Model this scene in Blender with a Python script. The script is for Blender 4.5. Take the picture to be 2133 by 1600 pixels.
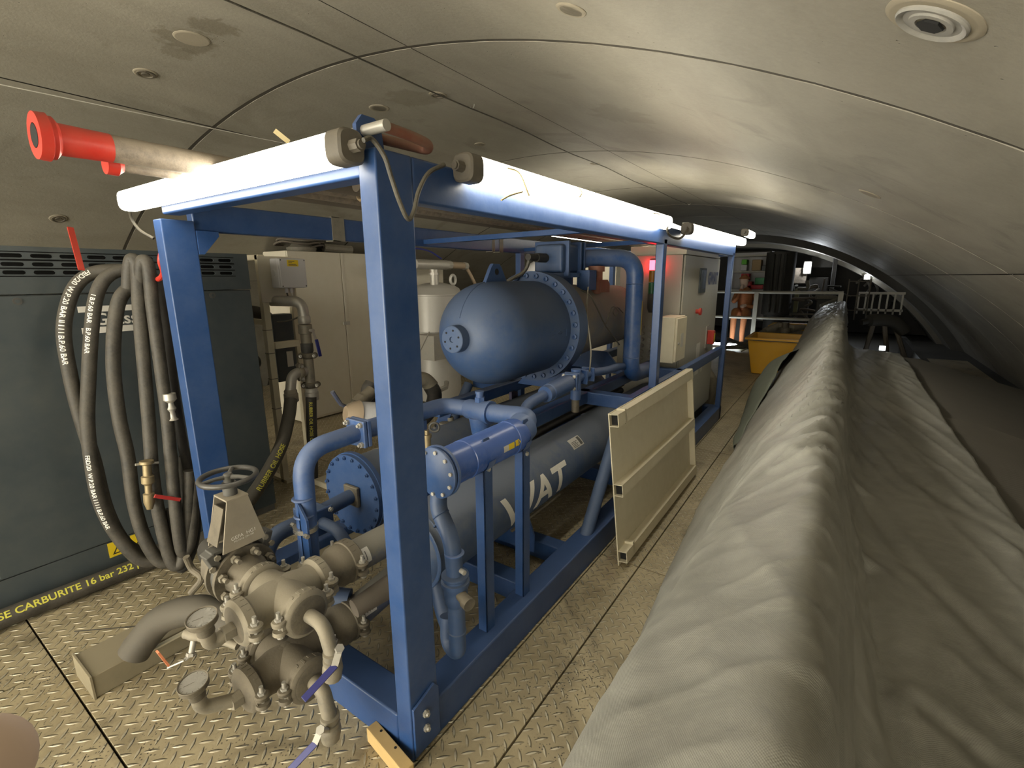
import bpy, bmesh, math, random
from mathutils import Vector, Matrix, noise
random.seed(7)
PI = math.pi
sc = bpy.context.scene
for o in list(bpy.data.objects): bpy.data.objects.remove(o)
COL = sc.collection
# ------------------------------------------------------------ camera
cam_data = bpy.data.cameras.new('camera'); cam = bpy.data.objects.new('camera', cam_data); COL.objects.link(cam)
yaw, pitch, roll = 0.601529, 0.218706, 0.006968
fw = Vector((-math.sin(yaw)*math.cos(pitch), math.cos(yaw)*math.cos(pitch), -math.sin(pitch)))
r0 = Vector((math.cos(yaw), math.sin(yaw), 0)); d0 = fw.cross(r0)
rt = math.cos(roll)*r0 + math.sin(roll)*d0; dn = math.cos(roll)*d0 - math.sin(roll)*r0
cam.matrix_world = Matrix((( rt.x, -dn.x, -fw.x, 0), (rt.y, -dn.y, -fw.y, 0), (rt.z, -dn.z, -fw.z, 1.62), (0, 0, 0, 1)))
cam_data.sensor_width = 36; cam_data.lens = 995.52*36/2133; cam_data.clip_start = 0.02
sc.camera = cam
# ------------------------------------------------------------ view and world
sc.view_settings.view_transform = 'Standard'; sc.view_settings.look = 'None'
sc.view_settings.gamma = 1; sc.view_settings.use_curve_mapping = False
sc.view_settings.exposure = 2.1
w = bpy.data.worlds.new('world'); sc.world = w; w.use_nodes = True
w.node_tree.nodes['Background'].inputs[0].default_value = (0.62, 0.58, 0.48, 1)
w.node_tree.nodes['Background'].inputs[1].default_value = 3.9
TUBE_POWER = 3.4          # emission strength of the fluorescent tubes
sc.cycles.max_bounces = 7; sc.cycles.diffuse_bounces = 4; sc.cycles.glossy_bounces = 3; sc.cycles.sample_clamp_indirect = 5; sc.cycles.use_denoising = True; sc.cycles.use_adaptive_sampling = True; sc.cycles.adaptive_threshold = .02
TUBE_COL = (1.0, 0.93, 0.76)

# ------------------------------------------------------------ mesh builder
def V(*a): return Vector(a if len(a) > 1 else a[0])
def frame(axis, up=None):
    a = Vector(axis).normalized()
    u = Vector(up) if up is not None else (Vector((0, 0, 1)) if abs(a.z) < .9 else Vector((1, 0, 0)))
    v = (u - a*u.dot(a)).normalized(); w_ = a.cross(v)
    return a, v, w_
class B:
    def __init__(s): s.v = []; s.f = []
    def add(s, vs, fs):
        k = len(s.v); s.v += [Vector(p) for p in vs]; s.f += [[k+i for i in f] for f in fs]; return s
    def box(s, lo, hi, M=None):
        x0, y0, z0 = lo; x1, y1, z1 = hi
        vs = [Vector(p) for p in ((x0,y0,z0),(x1,y0,z0),(x1,y1,z0),(x0,y1,z0),(x0,y0,z1),(x1,y0,z1),(x1,y1,z1),(x0,y1,z1))]
        if M is not None: vs = [M @ p for p in vs]
        return s.add(vs, [(0,3,2,1),(4,5,6,7),(0,1,5,4),(1,2,6,5),(2,3,7,6),(3,0,4,7)])
    def cbox(s, c, size, rz=0, rx=0, ry=0):
        h = Vector(size)/2; M = Matrix.Translation(Vector(c)) @ Matrix.Rotation(rz, 4, 'Z') @ Matrix.Rotation(ry, 4, 'Y') @ Matrix.Rotation(rx, 4, 'X')
        return s.box(-h, h, M)
    def bar(s, p, q, wid, hei, up=(0, 0, 1)):      # rectangular bar from p to q
        p = Vector(p); q = Vector(q); a, v, w_ = frame(q-p, up)
        vs = []
        for c in (p, q):
            for i, j in ((-1,-1),(1,-1),(1,1),(-1,1)): vs.append(c + w_*(i*wid/2) + v*(j*hei/2))
        return s.add(vs, [(0,1,2,3),(7,6,5,4),(0,4,5,1),(1,5,6,2),(2,6,7,3),(3,7,4,0)])
    def lathe(s, p, axis, prof, n=28, up=None, a0=0, a1=2*PI):
        p = Vector(p); a, v, w_ = frame(axis, up); full = abs(a1-a0-2*PI) < 1e-6
        m = n if full else n+1
        vs = []; fs = []
        for t, r in prof:
            for k in range(m):
                th = a0 + (a1-a0)*k/n
                vs.append(p + a*t + (v*math.cos(th) + w_*math.sin(th))*max(r, 1e-5))
        for i in range(len(prof)-1):
            for k in range(n):
                k2 = (k+1) % m
                fs.append((i*m+k, i*m+k2, (i+1)*m+k2, (i+1)*m+k))
        if full:
            if prof[0][1] > 1e-4: fs.append(tuple(reversed(range(m))))
            if prof[-1][1] > 1e-4: fs.append(tuple((len(prof)-1)*m+k for k in range(m)))
        return s.add(vs, fs)
    def cyl(s, p, q, r, n=24, r2=None):
        p = Vector(p); q = Vector(q); L = (q-p).length
        return s.lathe(p, q-p, [(0, r), (L, r if r2 is None else r2)], n)
    def tube(s, path, r, n=12, cap=True, closed=False):
        P = [Vector(p) for p in path]; N = len(P)
        rs = r if isinstance(r, (list, tuple)) else [r]*N
        T = []
        for i in range(N):
            a = P[i-1] if (i > 0 or closed) else P[i]; b = P[(i+1) % N] if (i < N-1 or closed) else P[i]
            T.append((b-a).normalized())
        _, v, w_ = frame(T[0]); vs = []; fs = []
        for i in range(N):
            v = (v - T[i]*v.dot(T[i])).normalized(); w_ = T[i].cross(v)
            for k in range(n):
                th = 2*PI*k/n; vs.append(P[i] + (v*math.cos(th) + w_*math.sin(th))*rs[i])
        for i in range(N if closed else N-1):
            j = (i+1) % N
            for k in range(n):
                k2 = (k+1) % n; fs.append((i*n+k, i*n+k2, j*n+k2, j*n+k))
        if cap and not closed:
            fs.append(tuple(reversed(range(n)))); fs.append(tuple((N-1)*n+k for k in range(n)))
        return s.add(vs, fs)
    def prism(s, poly, o, u, v, depth):            # poly in (u,v), extruded along u x v
        o = Vector(o); u = Vector(u).normalized(); v = Vector(v).normalized(); w_ = u.cross(v); n = len(poly)
        vs = [o + u*a + v*b for a, b in poly] + [o + u*a + v*b + w_*depth for a, b in poly]
        return s.add(vs, [tuple(reversed(range(n))), tuple(range(n, 2*n))] + [(i, (i+1) % n, n+(i+1) % n, n+i) for i in range(n)])
    def hexbolt(s, p, axis, r=.012, h=.01, stud=.0, n=6):
        p = Vector(p); a = Vector(axis).normalized(); s.cyl(p, p+a*h, r, n)
        if stud: s.cyl(p+a*h, p+a*(h+stud), r*.55, 10)
        return s
def fillet(pts, rad, seg=6):
    P = [Vector(p) for p in pts]; out = [P[0]]
    for i in range(1, len(P)-1):
        R_ = rad[i-1] if isinstance(rad, (list, tuple)) else rad
        a = (P[i-1]-P[i]); b = (P[i+1]-P[i]); d = min(R_, a.length*.49, b.length*.49)
        A = P[i]+a.normalized()*d; C_ = P[i]+b.normalized()*d
        for k in range(seg+1):
            t = k/seg; out.append(A*(1-t)**2 + P[i]*2*t*(1-t) + C_*t*t)
    out.append(P[-1]); return out
def spline(pts, seg=8, closed=False):
    P = [Vector(p) for p in pts]; n = len(P); out = []
    for i in range(n if closed else n-1):
        p1 = P[i]; p2 = P[(i+1) % n]
        p0 = P[i-1] if (i > 0 or closed) else p1*2-p2; p3 = P[(i+2) % n] if (i < n-2 or closed) else p2*2-p1
        for k in range(seg):
            t = k/seg
            out.append(.5*((2*p1)+(p2-p0)*t+(2*p0-5*p1+4*p2-p3)*t*t+(3*p1-p0-3*p2+p3)*t**3))
    if not closed: out.append(P[-1])
    return out

# ------------------------------------------------------------ objects
def root_of(o):
    while o.parent: o = o.parent
    return o
def thing(name, label, cat, loc=(0, 0, 0), group=None):
    o = bpy.data.objects.new(name, None); COL.objects.link(o); o.empty_display_size = .05
    o.location = loc; o['label'] = label; o['category'] = cat
    if group: o['group'] = group
    return o
def obj(name, b, mat, parent=None, label=None, bevel=0, loc=None, sharp=35, kind=None, seg=2):
    me = bpy.data.meshes.new(name)
    if parent is not None: org = Vector(root_of(parent).location)
    else:
        if loc is None:
            xs = [p.x for p in b.v]; ys = [p.y for p in b.v]; zs = [p.z for p in b.v]
            org = Vector(((min(xs)+max(xs))/2, (min(ys)+max(ys))/2, min(zs)))
        else: org = Vector(loc)
    me.from_pydata([tuple(p-org) for p in b.v], [], b.f); me.validate(); me.update()
    me.materials.append(mat)
    for p in me.polygons: p.use_smooth = True
    me.set_sharp_from_angle(angle=math.radians(sharp))
    o = bpy.data.objects.new(name, me); COL.objects.link(o)
    if parent is not None: o.parent = parent
    else: o.location = org
    if bevel:
        m = o.modifiers.new('bevel', 'BEVEL'); m.width = bevel; m.segments = seg; m.limit_method = 'ANGLE'; m.angle_limit = math.radians(40); m.harden_normals = True
    if label: o['label'] = label
    if kind: o['kind'] = kind
    return o
def tag(o, label, cat, group=None):
    o['label'] = label; o['category'] = cat
    if group: o['group'] = group
    return o
def solo(name, b, mat, label, cat, group=None, **k): return tag(obj(name, b, mat, **k), label, cat, group)
def struct(name, b, mat, **k):
    o = obj(name, b, mat, **k); o['kind'] = 'structure'; return o
def dup(root, loc, rotz=0, label=None, group=None):
    r = root.copy(); COL.objects.link(r); r.location = loc; r.rotation_euler = (0, 0, rotz)
    if label: r['label'] = label
    if group: r['group'] = group
    for ch in list(root.children):
        c = ch.copy(); COL.objects.link(c); c.parent = r
        for g in ch.children:
            d = g.copy(); COL.objects.link(d); d.parent = c
    return r
_tc = {}
def text2d(s, size=1.0, fine=0, bold=0.0, shear=0.0, sx=1.0):     # flat letters as (points, faces), origin at left baseline
    key = (s, size, fine, bold, shear, sx)
    if key in _tc: return _tc[key]
    cu = bpy.data.curves.new('letters', 'FONT'); cu.body = s; cu.size = size; cu.resolution_u = 4; cu.offset = bold; cu.shear = shear
    to = bpy.data.objects.new('letters', cu); COL.objects.link(to)
    dg = bpy.context.evaluated_depsgraph_get(); me = bpy.data.meshes.new_from_object(to.evaluated_get(dg))
    bm = bmesh.new(); bm.from_mesh(me)
    if fine:
        bmesh.ops.triangulate(bm, faces=bm.faces)
        for _ in range(5):
            es = [e for e in bm.edges if e.calc_length() > fine]
            if not es: break
            bmesh.ops.subdivide_edges(bm, edges=es, cuts=1); bmesh.ops.triangulate(bm, faces=bm.faces)
    bm.verts.index_update()
    vs = [(v.co.x*sx, v.co.y) for v in bm.verts]; fs = [[v.index for v in f.verts] for f in bm.faces]
    bm.free(); COL.objects.unlink(to); bpy.data.objects.remove(to); bpy.data.meshes.remove(me); bpy.data.curves.remove(cu)
    _tc[key] = (vs, fs); return _tc[key]
def letters(b, s, o, u, v, size, bold=0.0, center=True, sx=1.0, shear=0):
    vs, fs = text2d(s, size, 0, bold, shear, sx); o = Vector(o); u = Vector(u).normalized(); v = Vector(v).normalized()
    if not vs: return b
    x0 = min(p[0] for p in vs); x1 = max(p[0] for p in vs); y1 = max(p[1] for p in vs); y0 = min(p[1] for p in vs)
    cx, cy = ((x0+x1)/2, (y0+y1)/2) if center else (x0, y0)
    return b.add([o + u*(x-cx) + v*(y-cy) for x, y in vs], fs)
def letters_on_path(b, s, path, r, size, start=0.0, side=(1, 0, 0), bold=0.0, sx=1.0):   # letters wrapped along a hose
    P = [Vector(p) for p in path]; L = [0]
    for i in range(1, len(P)): L.append(L[-1]+(P[i]-P[i-1]).length)
    vs, fs = text2d(s, size, size*.22, bold, 0, sx); out = []
    ym = size*.35
    for x, y in vs:
        d = min(max(start+x, 0), L[-1]-1e-4); i = 0
        while i < len(L)-2 and L[i+1] < d: i += 1
        t = (d-L[i])/max(L[i+1]-L[i], 1e-6); c = P[i].lerp(P[i+1], t)
        i0 = max(i-1, 0); i1 = min(i+2, len(P)-1)
        T = (P[i1]-P[i0]).normalized(); n_ = Vector(side); n_ = (n_-T*n_.dot(T)).normalized(); w_ = n_.cross(T)
        a = (y-ym)/r; out.append(c + (n_*math.cos(a) + w_*math.sin(a))*(r+.0012))
    b.add(out, fs); return b

# ------------------------------------------------------------ materials
def newmat(name):
    m = bpy.data.materials.new(name); m.use_nodes = True; nt = m.node_tree
    return m, nt, nt.nodes['Principled BSDF']
def N(nt, t, **k):
    n = nt.nodes.new(t)
    for a, b in k.items(): setattr(n, a, b)
    return n
def objcoord(nt):
    g = N(nt, 'ShaderNodeNewGeometry'); return g.outputs['Position']
def nz(nt, co, scale, detail=4, rough=.55, dist=0):
    n = N(nt, 'ShaderNodeTexNoise'); n.inputs['Scale'].default_value = scale; n.inputs['Detail'].default_value = detail
    n.inputs['Roughness'].default_value = rough; n.inputs['Distortion'].default_value = dist
    nt.links.new(co, n.inputs['Vector']); return n.outputs['Fac']
def ramp(nt, fac, stops):
    r = N(nt, 'ShaderNodeValToRGB'); e = r.color_ramp.elements
    while len(e) < len(stops): e.new(.5)
    for i, (p, c) in enumerate(stops):
        e[i].position = p; e[i].color = (c, c, c, 1) if not isinstance(c, tuple) else (*c[:3], 1)
    nt.links.new(fac, r.inputs[0]); return r.outputs[0]
def mixc(nt, fac, a, b, mode='MIX'):
    m = N(nt, 'ShaderNodeMix', data_type='RGBA', blend_type=mode)
    for s_, v in ((m.inputs[0], fac), (m.inputs[6], a), (m.inputs[7], b)):
        if isinstance(v, (int, float)): s_.default_value = v
        elif isinstance(v, tuple): s_.default_value = (*v[:3], 1)
        else: nt.links.new(v, s_)
    return m.outputs[2]
def mth(nt, op, a, b=0.0, c=None):
    m = N(nt, 'ShaderNodeMath', operation=op)
    for i, v in enumerate((a, b) if c is None else (a, b, c)):
        if isinstance(v, (int, float)): m.inputs[i].default_value = v
        else: nt.links.new(v, m.inputs[i])
    return m.outputs[0]
def bump(nt, bs, h, strength=.3, dist=.01, prev=None):
    b_ = N(nt, 'ShaderNodeBump'); b_.inputs['Strength'].default_value = strength; b_.inputs['Distance'].default_value = dist
    nt.links.new(h, b_.inputs['Height'])
    if prev is not None: nt.links.new(prev, b_.inputs['Normal'])
    nt.links.new(b_.outputs[0], bs.inputs['Normal']); return b_.outputs[0]
DUST = (.36, .31, .22)
def paint(name, col, rough=.45, dust=.35, dcol=DUST, metal=0.0, var=.25, scale=6, bmp=.15, up=.6, spec=.5):
    # painted or bare surface carrying dust that has settled on top and in blotches
    m, nt, bs = newmat(name); co = objcoord(nt)
    n1 = nz(nt, co, scale, 6, .62); n2 = nz(nt, co, scale*7, 4, .6)
    dark = tuple(c*(1-var) for c in col); lite = tuple(min(1, c*(1+var)) for c in col)
    base = mixc(nt, n1, dark, lite)
    g = N(nt, 'ShaderNodeNewGeometry'); sp = N(nt, 'ShaderNodeSeparateXYZ'); nt.links.new(g.outputs['Normal'], sp.inputs[0])
    upf = mth(nt, 'MAXIMUM', sp.outputs['Z'], 0.0)
    f = mth(nt, 'ADD', mth(nt, 'MULTIPLY', upf, up), mth(nt, 'MULTIPLY', n1, 1.0))
    f = mth(nt, 'ADD', f, mth(nt, 'MULTIPLY', n2, .5))
    f = ramp(nt, f, [(.55, 0.0), (1.35 if False else 1.0, 1.0)])
    f = mth(nt, 'MULTIPLY', f, dust)
    f = mth(nt, 'ADD', f, dust*.12)
    nt.links.new(mixc(nt, f, base, dcol), bs.inputs['Base Color'])
    nt.links.new(mth(nt, 'ADD', mth(nt, 'MULTIPLY', f, .5), rough), bs.inputs['Roughness'])
    bs.inputs['Metallic'].default_value = metal; bs.inputs['Specular IOR Level'].default_value = spec
    if bmp: bump(nt, bs, n2, bmp, .002)
    return m
def plain(name, col, rough=.5, metal=0, emit=0, ecol=None):
    m, nt, bs = newmat(name); bs.inputs['Base Color'].default_value = (*col, 1); bs.inputs['Roughness'].default_value = rough
    bs.inputs['Metallic'].default_value = metal
    if emit: bs.inputs['Emission Color'].default_value = (*(ecol or col), 1); bs.inputs['Emission Strength'].default_value = emit
    return m
M_blue = paint('blue paint', (.018, .062, .19), .36, .16, (.22, .23, .23))
M_blueframe = paint('blue frame paint', (.014, .056, .185), .32, .11, (.24, .25, .25), up=.9)
M_bluepipe = paint('blue pipe paint', (.018, .080, .27), .34, .28, (.28, .28, .25))
M_bluedusty = paint('dusty blue paint', (.020, .062, .175), .40, .30, (.16, .165, .155), scale=4)
M_cyl = paint('dusty cylinder paint', (.022, .066, .175), .42, .55, (.20, .205, .20), scale=3, up=.35)
M_bluegloss = paint('glossy blue paint', (.012, .085, .40), .18, .16, (.38, .4, .42), scale=9)
M_duststeel = paint('dusty cast metal', (.075, .067, .053), .42, .62, (.21, .18, .13), metal=.15, scale=16, var=.45, bmp=.4)
M_castlight = paint('dusty galvanised casting', (.20, .185, .155), .40, .6, (.31, .27, .195), metal=.25, scale=18, var=.45, bmp=.4)
M_galv = paint('galvanised steel', (.46, .45, .42), .34, .35, (.4, .36, .28), metal=.45, scale=20)
M_chrome = paint('bright steel', (.72, .70, .66), .22, .15, (.5, .46, .38), metal=.9, scale=20)
M_gray = paint('grey enamel', (.40, .39, .34), .4, .18, (.42, .39, .31), scale=3, var=.06, bmp=.05)
M_graydark = paint('dark plastic', (.05, .05, .05), .5, .35, (.2, .19, .16))
M_black = paint('black rubber', (.018, .017, .016), .55, .22, (.16, .145, .12))
M_hose = paint('dusty rubber hose', (.024, .022, .019), .5, .34, (.17, .152, .12), scale=14, bmp=.5)
M_comp = paint('slate grey enamel', (.040, .054, .064), .42, .22, (.16, .16, .14), scale=2.2, var=.12, bmp=.05)
M_cream = paint('cream enamel', (.72, .66, .50), .42, .25, (.40, .34, .22), scale=2.5, var=.06, bmp=.06)
M_white = paint('off white enamel', (.62, .58, .48), .38, .22, (.42, .34, .2), scale=1.6, var=.05, bmp=.04)
M_whitepl = paint('pale grey plastic', (.58, .58, .60), .4, .08, (.45, .42, .36), scale=6, var=.03)
M_silver = paint('silver tank paint', (.50, .49, .46), .38, .25, (.36, .33, .27), metal=.25, scale=3, var=.05)
M_red = paint('red paint', (.52, .022, .012), .38, .15, (.3, .2, .14), scale=9)
M_redbrown = paint('red brown primer', (.24, .075, .045), .5, .45, (.25, .2, .15), scale=9)
M_orange = paint('orange fabric', (.50, .18, .07), .8, .2, (.4, .24, .12), scale=30)
M_yellow = paint('yellow plastic', (.80, .42, .012), .4, .18, (.5, .36, .15), scale=3, var=.07)
M_yel = plain('yellow print', (.75, .55, .02), .5)
M_yelprint = plain('yellow lettering', (.62, .58, .08), .6)
M_whiteprint = plain('white lettering', (.80, .78, .72), .6)
M_blackprint = plain('black print', (.015, .015, .02), .6)
M_blueprint = plain('navy print', (.02, .03, .12), .5)
M_paper = paint('paper sticker', (.62, .60, .55), .6, .15, (.4, .36, .28), scale=20, var=.04)
M_bluehandle = paint('blue vinyl sleeve', (.006, .014, .17), .35, .08)
M_redhandle = paint('red vinyl sleeve', (.42, .02, .02), .35, .12)
M_wood = paint('raw timber', (.52, .36, .15), .7, .2, (.35, .25, .12), scale=10)
M_plywood = paint('pale timber', (.66, .55, .30), .7, .1, (.4, .3, .2), scale=9)
M_brass = paint('brass', (.36, .29, .17), .35, .55, (.3, .24, .14), metal=.7)
M_copper = paint('dull brass fitting', (.34, .25, .17), .4, .5, (.34, .28, .2), metal=.2)
M_pipebrown = paint('brown dusty pipe', (.12, .10, .08), .6, .6, (.14, .12, .095), scale=5)
M_pipegrey = paint('grey stained pipe', (.16, .13, .105), .45, .55, (.33, .28, .215), scale=26, var=.6, bmp=.5)
M_darkmach = paint('dark machinery', (.022, .020, .017), .5, .3, (.07, .065, .05), scale=3)
M_rail = paint('pale rail paint', (.52, .50, .44), .45, .25, (.4, .36, .28))
M_glass = plain('display glass', (.06, .07, .065), .15)
M_skin = paint('skin', (.95, .66, .54), .5, .0, bmp=.05)
M_hole = plain('dark opening', (.006, .006, .006), .8)
M_tubelit = plain('lit diffuser', (.9, .88, .8), .4, emit=TUBE_POWER, ecol=TUBE_COL)
M_lampcold = plain('lit cool lamp', (.9, .95, 1), .4, emit=9, ecol=(.85, .95, 1.0))
M_lampfar = plain('lit work lamp', (.9, .95, 1), .4, emit=28, ecol=(.9, .95, 1.0))
M_redlamp = plain('lit red lamp', (.8, .02, .03), .3, emit=6, ecol=(1, .02, .03))
M_endcap = paint('grey lamp end cap', (.095, .085, .07), .45, .35, (.18, .155, .115), scale=20)
M_cable = paint('black cable', (.03, .028, .025), .45, .3, (.3, .27, .2), scale=25)
M_cablegrey = paint('grey cable', (.17, .16, .13), .5, .3, (.3, .26, .2), scale=25)
M_amber = plain('amber lens', (.45, .2, .01), .3)
M_greenlens = plain('green lens', (.01, .12, .04), .3)
M_green = plain('green crate plastic', (.02, .30, .10), .45)
M_lime = plain('lime box', (.12, .5, .03), .5)
M_crimson = plain('red crate plastic', (.55, .02, .03), .45)
M_card = plain('cardboard', (.45, .33, .18), .8)
M_steelring = paint('bare steel ring', (.26, .25, .22), .52, .25, (.3, .27, .2), metal=.7, scale=3)

BLOTS = [((-2.60, 1.20, 2.68), .13, .7), ((-2.37, 1.21, 2.678), .10, .7), ((-2.75, 1.22, 2.675), .08, .5), ((-2.27, 2.28, 2.674), .16, .45), ((-1.17, 2.79, 2.51), .20, .35)]
def concrete(name):
    m, nt, bs = newmat(name); co = objcoord(nt)
    mp = N(nt, 'ShaderNodeMapping'); mp.inputs['Scale'].default_value = (1, .35, 1); nt.links.new(co, mp.inputs[0])
    big = nz(nt, co, .9, 5, .6, .6); mid = nz(nt, mp.outputs[0], 3.2, 7, .62, .5); fine_ = nz(nt, co, 55, 5, .65)
    c = mixc(nt, ramp(nt, big, [(.3, 0.), (.72, 1.)]), (.235, .218, .178), (.325, .303, .25))
    c = mixc(nt, ramp(nt, mid, [(.40, 0.), (.72, .75)]), c, (.19, .172, .137))
    st = nz(nt, co, 1.6, 6, .6, 1.2)
    c = mixc(nt, ramp(nt, st, [(.57, 0.), (.68, .65)]), c, (.165, .15, .12))
    c = mixc(nt, mth(nt, 'MULTIPLY', fine_, .35), c, (.42, .40, .34))
    v = N(nt, 'ShaderNodeTexVoronoi', feature='F1'); v.inputs['Scale'].default_value = 30; nt.links.new(co, v.inputs['Vector'])
    pit = ramp(nt, v.outputs['Distance'], [(.03, 1.), (.10, 0.)])
    sel = ramp(nt, nz(nt, co, 6, 2), [(.56, 0.), (.62, 1.)]); pit = mth(nt, 'MULTIPLY', pit, sel)
    c = mixc(nt, mth(nt, 'MULTIPLY', pit, .45), c, (.12, .105, .08))
    for ctr, rad, amt in BLOTS:
        vd = N(nt, 'ShaderNodeVectorMath', operation='DISTANCE'); nt.links.new(co, vd.inputs[0]); vd.inputs[1].default_value = ctr
        dd = mth(nt, 'ADD', mth(nt, 'DIVIDE', vd.outputs['Value'], rad), mth(nt, 'MULTIPLY', mth(nt, 'SUBTRACT', nz(nt, co, 1.3/rad, 5, .65, .8), .5), 2.2))
        c = mixc(nt, mth(nt, 'MULTIPLY', ramp(nt, dd, [(.75, 1.), (1.0, 0.)]), amt), c, (.17, .15, .11))
    nt.links.new(c, bs.inputs['Base Color']); bs.inputs['Roughness'].default_value = .62; bs.inputs['Specular IOR Level'].default_value = .35
    h = mth(nt, 'SUBTRACT', mth(nt, 'ADD', mth(nt, 'MULTIPLY', mid, 1.), mth(nt, 'MULTIPLY', fine_, .25)), pit)
    bump(nt, bs, h, .55, .009)
    return m
M_concrete = concrete('precast concrete')
M_patch = paint('concrete repair stain', (.30, .265, .20), .8, .3, (.27, .235, .175), scale=9, var=.2)
M_darkstain = paint('damp stained concrete', (.21, .185, .14), .75, .3, (.25, .22, .165), scale=9, var=.25)

def diamond(name):
    m, nt, bs = newmat(name); co = objcoord(nt)
    sp = N(nt, 'ShaderNodeSeparateXYZ'); nt.links.new(co, sp.inputs[0])
    def lug(offx, offy, ang):           # raised lens shapes on a square grid
        P_ = .062
        x = mth(nt, 'DIVIDE', mth(nt, 'ADD', sp.outputs['X'], offx), P_); y = mth(nt, 'DIVIDE', mth(nt, 'ADD', sp.outputs['Y'], offy), P_)
        fx = mth(nt, 'SUBTRACT', mth(nt, 'FRACT', x), .5); fy = mth(nt, 'SUBTRACT', mth(nt, 'FRACT', y), .5)
        ca, sa = math.cos(ang), math.sin(ang)
        u = mth(nt, 'ADD', mth(nt, 'MULTIPLY', fx, ca), mth(nt, 'MULTIPLY', fy, sa))
        v = mth(nt, 'SUBTRACT', mth(nt, 'MULTIPLY', fy, ca), mth(nt, 'MULTIPLY', fx, sa))
        uu = mth(nt, 'DIVIDE', u, .44); vv = mth(nt, 'DIVIDE', v, .105)
        par = mth(nt, 'SUBTRACT', 1.0, mth(nt, 'MULTIPLY', uu, uu))
        d = mth(nt, 'SUBTRACT', par, mth(nt, 'ABSOLUTE', vv))
        return mth(nt, 'MULTIPLY', d, 1.6)
    L1 = lug(0, 0, PI/4); L2 = lug(.031, .031, -PI/4)
    h = mth(nt, 'MAXIMUM', L1, L2); h = mth(nt, 'MINIMUM', mth(nt, 'MAXIMUM', h, 0.0), 1.0)
    big = nz(nt, co, 1.5, 6, .6, .8); mid = nz(nt, co, 7, 6, .62, .4); fine_ = nz(nt, co, 120, 4, .6)
    wear = mth(nt, 'MULTIPLY', h, ramp(nt, mid, [(.25, .15), (.6, 1.)]))
    dustc = mixc(nt, ramp(nt, big, [(.3, 0.), (.7, 1.)]), (.31, .255, .15), (.52, .44, .285))
    dustc = mixc(nt, ramp(nt, mid, [(.35, 0.), (.8, .7)]), dustc, (.22, .18, .11))
    c = mixc(nt, mth(nt, 'MULTIPLY', wear, .9), dustc, (.72, .66, .50))
    # black grit scattered in drifts
    v = N(nt, 'ShaderNodeTexVoronoi', feature='F1'); v.inputs['Scale'].default_value = 75; nt.links.new(co, v.inputs['Vector'])
    grit = mth(nt, 'MULTIPLY', ramp(nt, v.outputs['Distance'], [(.16, 1.), (.28, 0.)]), ramp(nt, nz(nt, co, 2.3, 5, .65, .5), [(.45, 0.), (.60, 1.)]))
    c = mixc(nt, grit, c, (.045, .038, .028))
    mud = ramp(nt, nz(nt, co, 2.0, 6, .7, 1.0), [(.52, 0.), (.70, .7)])
    c = mixc(nt, mud, c, (.13, .105, .065))
    nt.links.new(c, bs.inputs['Base Color'])
    nt.links.new(ramp(nt, wear, [(0., .55), (1., .36)]), bs.inputs['Roughness'])
    nt.links.new(mth(nt, 'MULTIPLY', wear, .55), bs.inputs['Metallic'])
    n1 = bump(nt, bs, fine_, .25, .002); hs = N(nt, 'ShaderNodeMath')
    bump(nt, bs, mth(nt, 'ADD', h, mth(nt, 'MULTIPLY', mid, .3)), 1.0, .007, prev=n1)
    return m
M_floor = diamond('diamond tread plate')

def tarp(name):
    m, nt, bs = newmat(name); co = objcoord(nt)
    big = nz(nt, co, 2.2, 6, .6, .8); mp = N(nt, 'ShaderNodeMapping'); mp.inputs['Scale'].default_value = (1, 1, .45); nt.links.new(co, mp.inputs[0]); mid = nz(nt, mp.outputs[0], 13, 8, .72, 1.8)
    c = mixc(nt, ramp(nt, big, [(.3, 0.), (.7, 1.)]), (.215, .213, .185), (.36, .355, .315)); c = mixc(nt, ramp(nt, mid, [(.4, 0.), (.75, .5)]), c, (.45, .44, .39))
    nt.links.new(c, bs.inputs['Base Color'])
    nt.links.new(ramp(nt, mid, [(.3, .36), (.8, .7)]), bs.inputs['Roughness'])
    sp = N(nt, 'ShaderNodeSeparateXYZ'); nt.links.new(co, sp.inputs[0])
    wy = mth(nt, 'SINE', mth(nt, 'MULTIPLY', sp.outputs['Y'], 1500)); wx = mth(nt, 'SINE', mth(nt, 'MULTIPLY', mth(nt, 'ADD', sp.outputs['X'], sp.outputs['Z']), 1500))
    wv = mth(nt, 'MULTIPLY', wy, wx)
    n1 = bump(nt, bs, wv, .22, .0008); bump(nt, bs, mid, .35, .004, prev=n1)
    return m
M_tarp = tarp('woven tarpaulin')
M_tarpgreen = paint('green underside of sheet', (.13, .15, .115), .5, .3, (.25, .25, .2))

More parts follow.
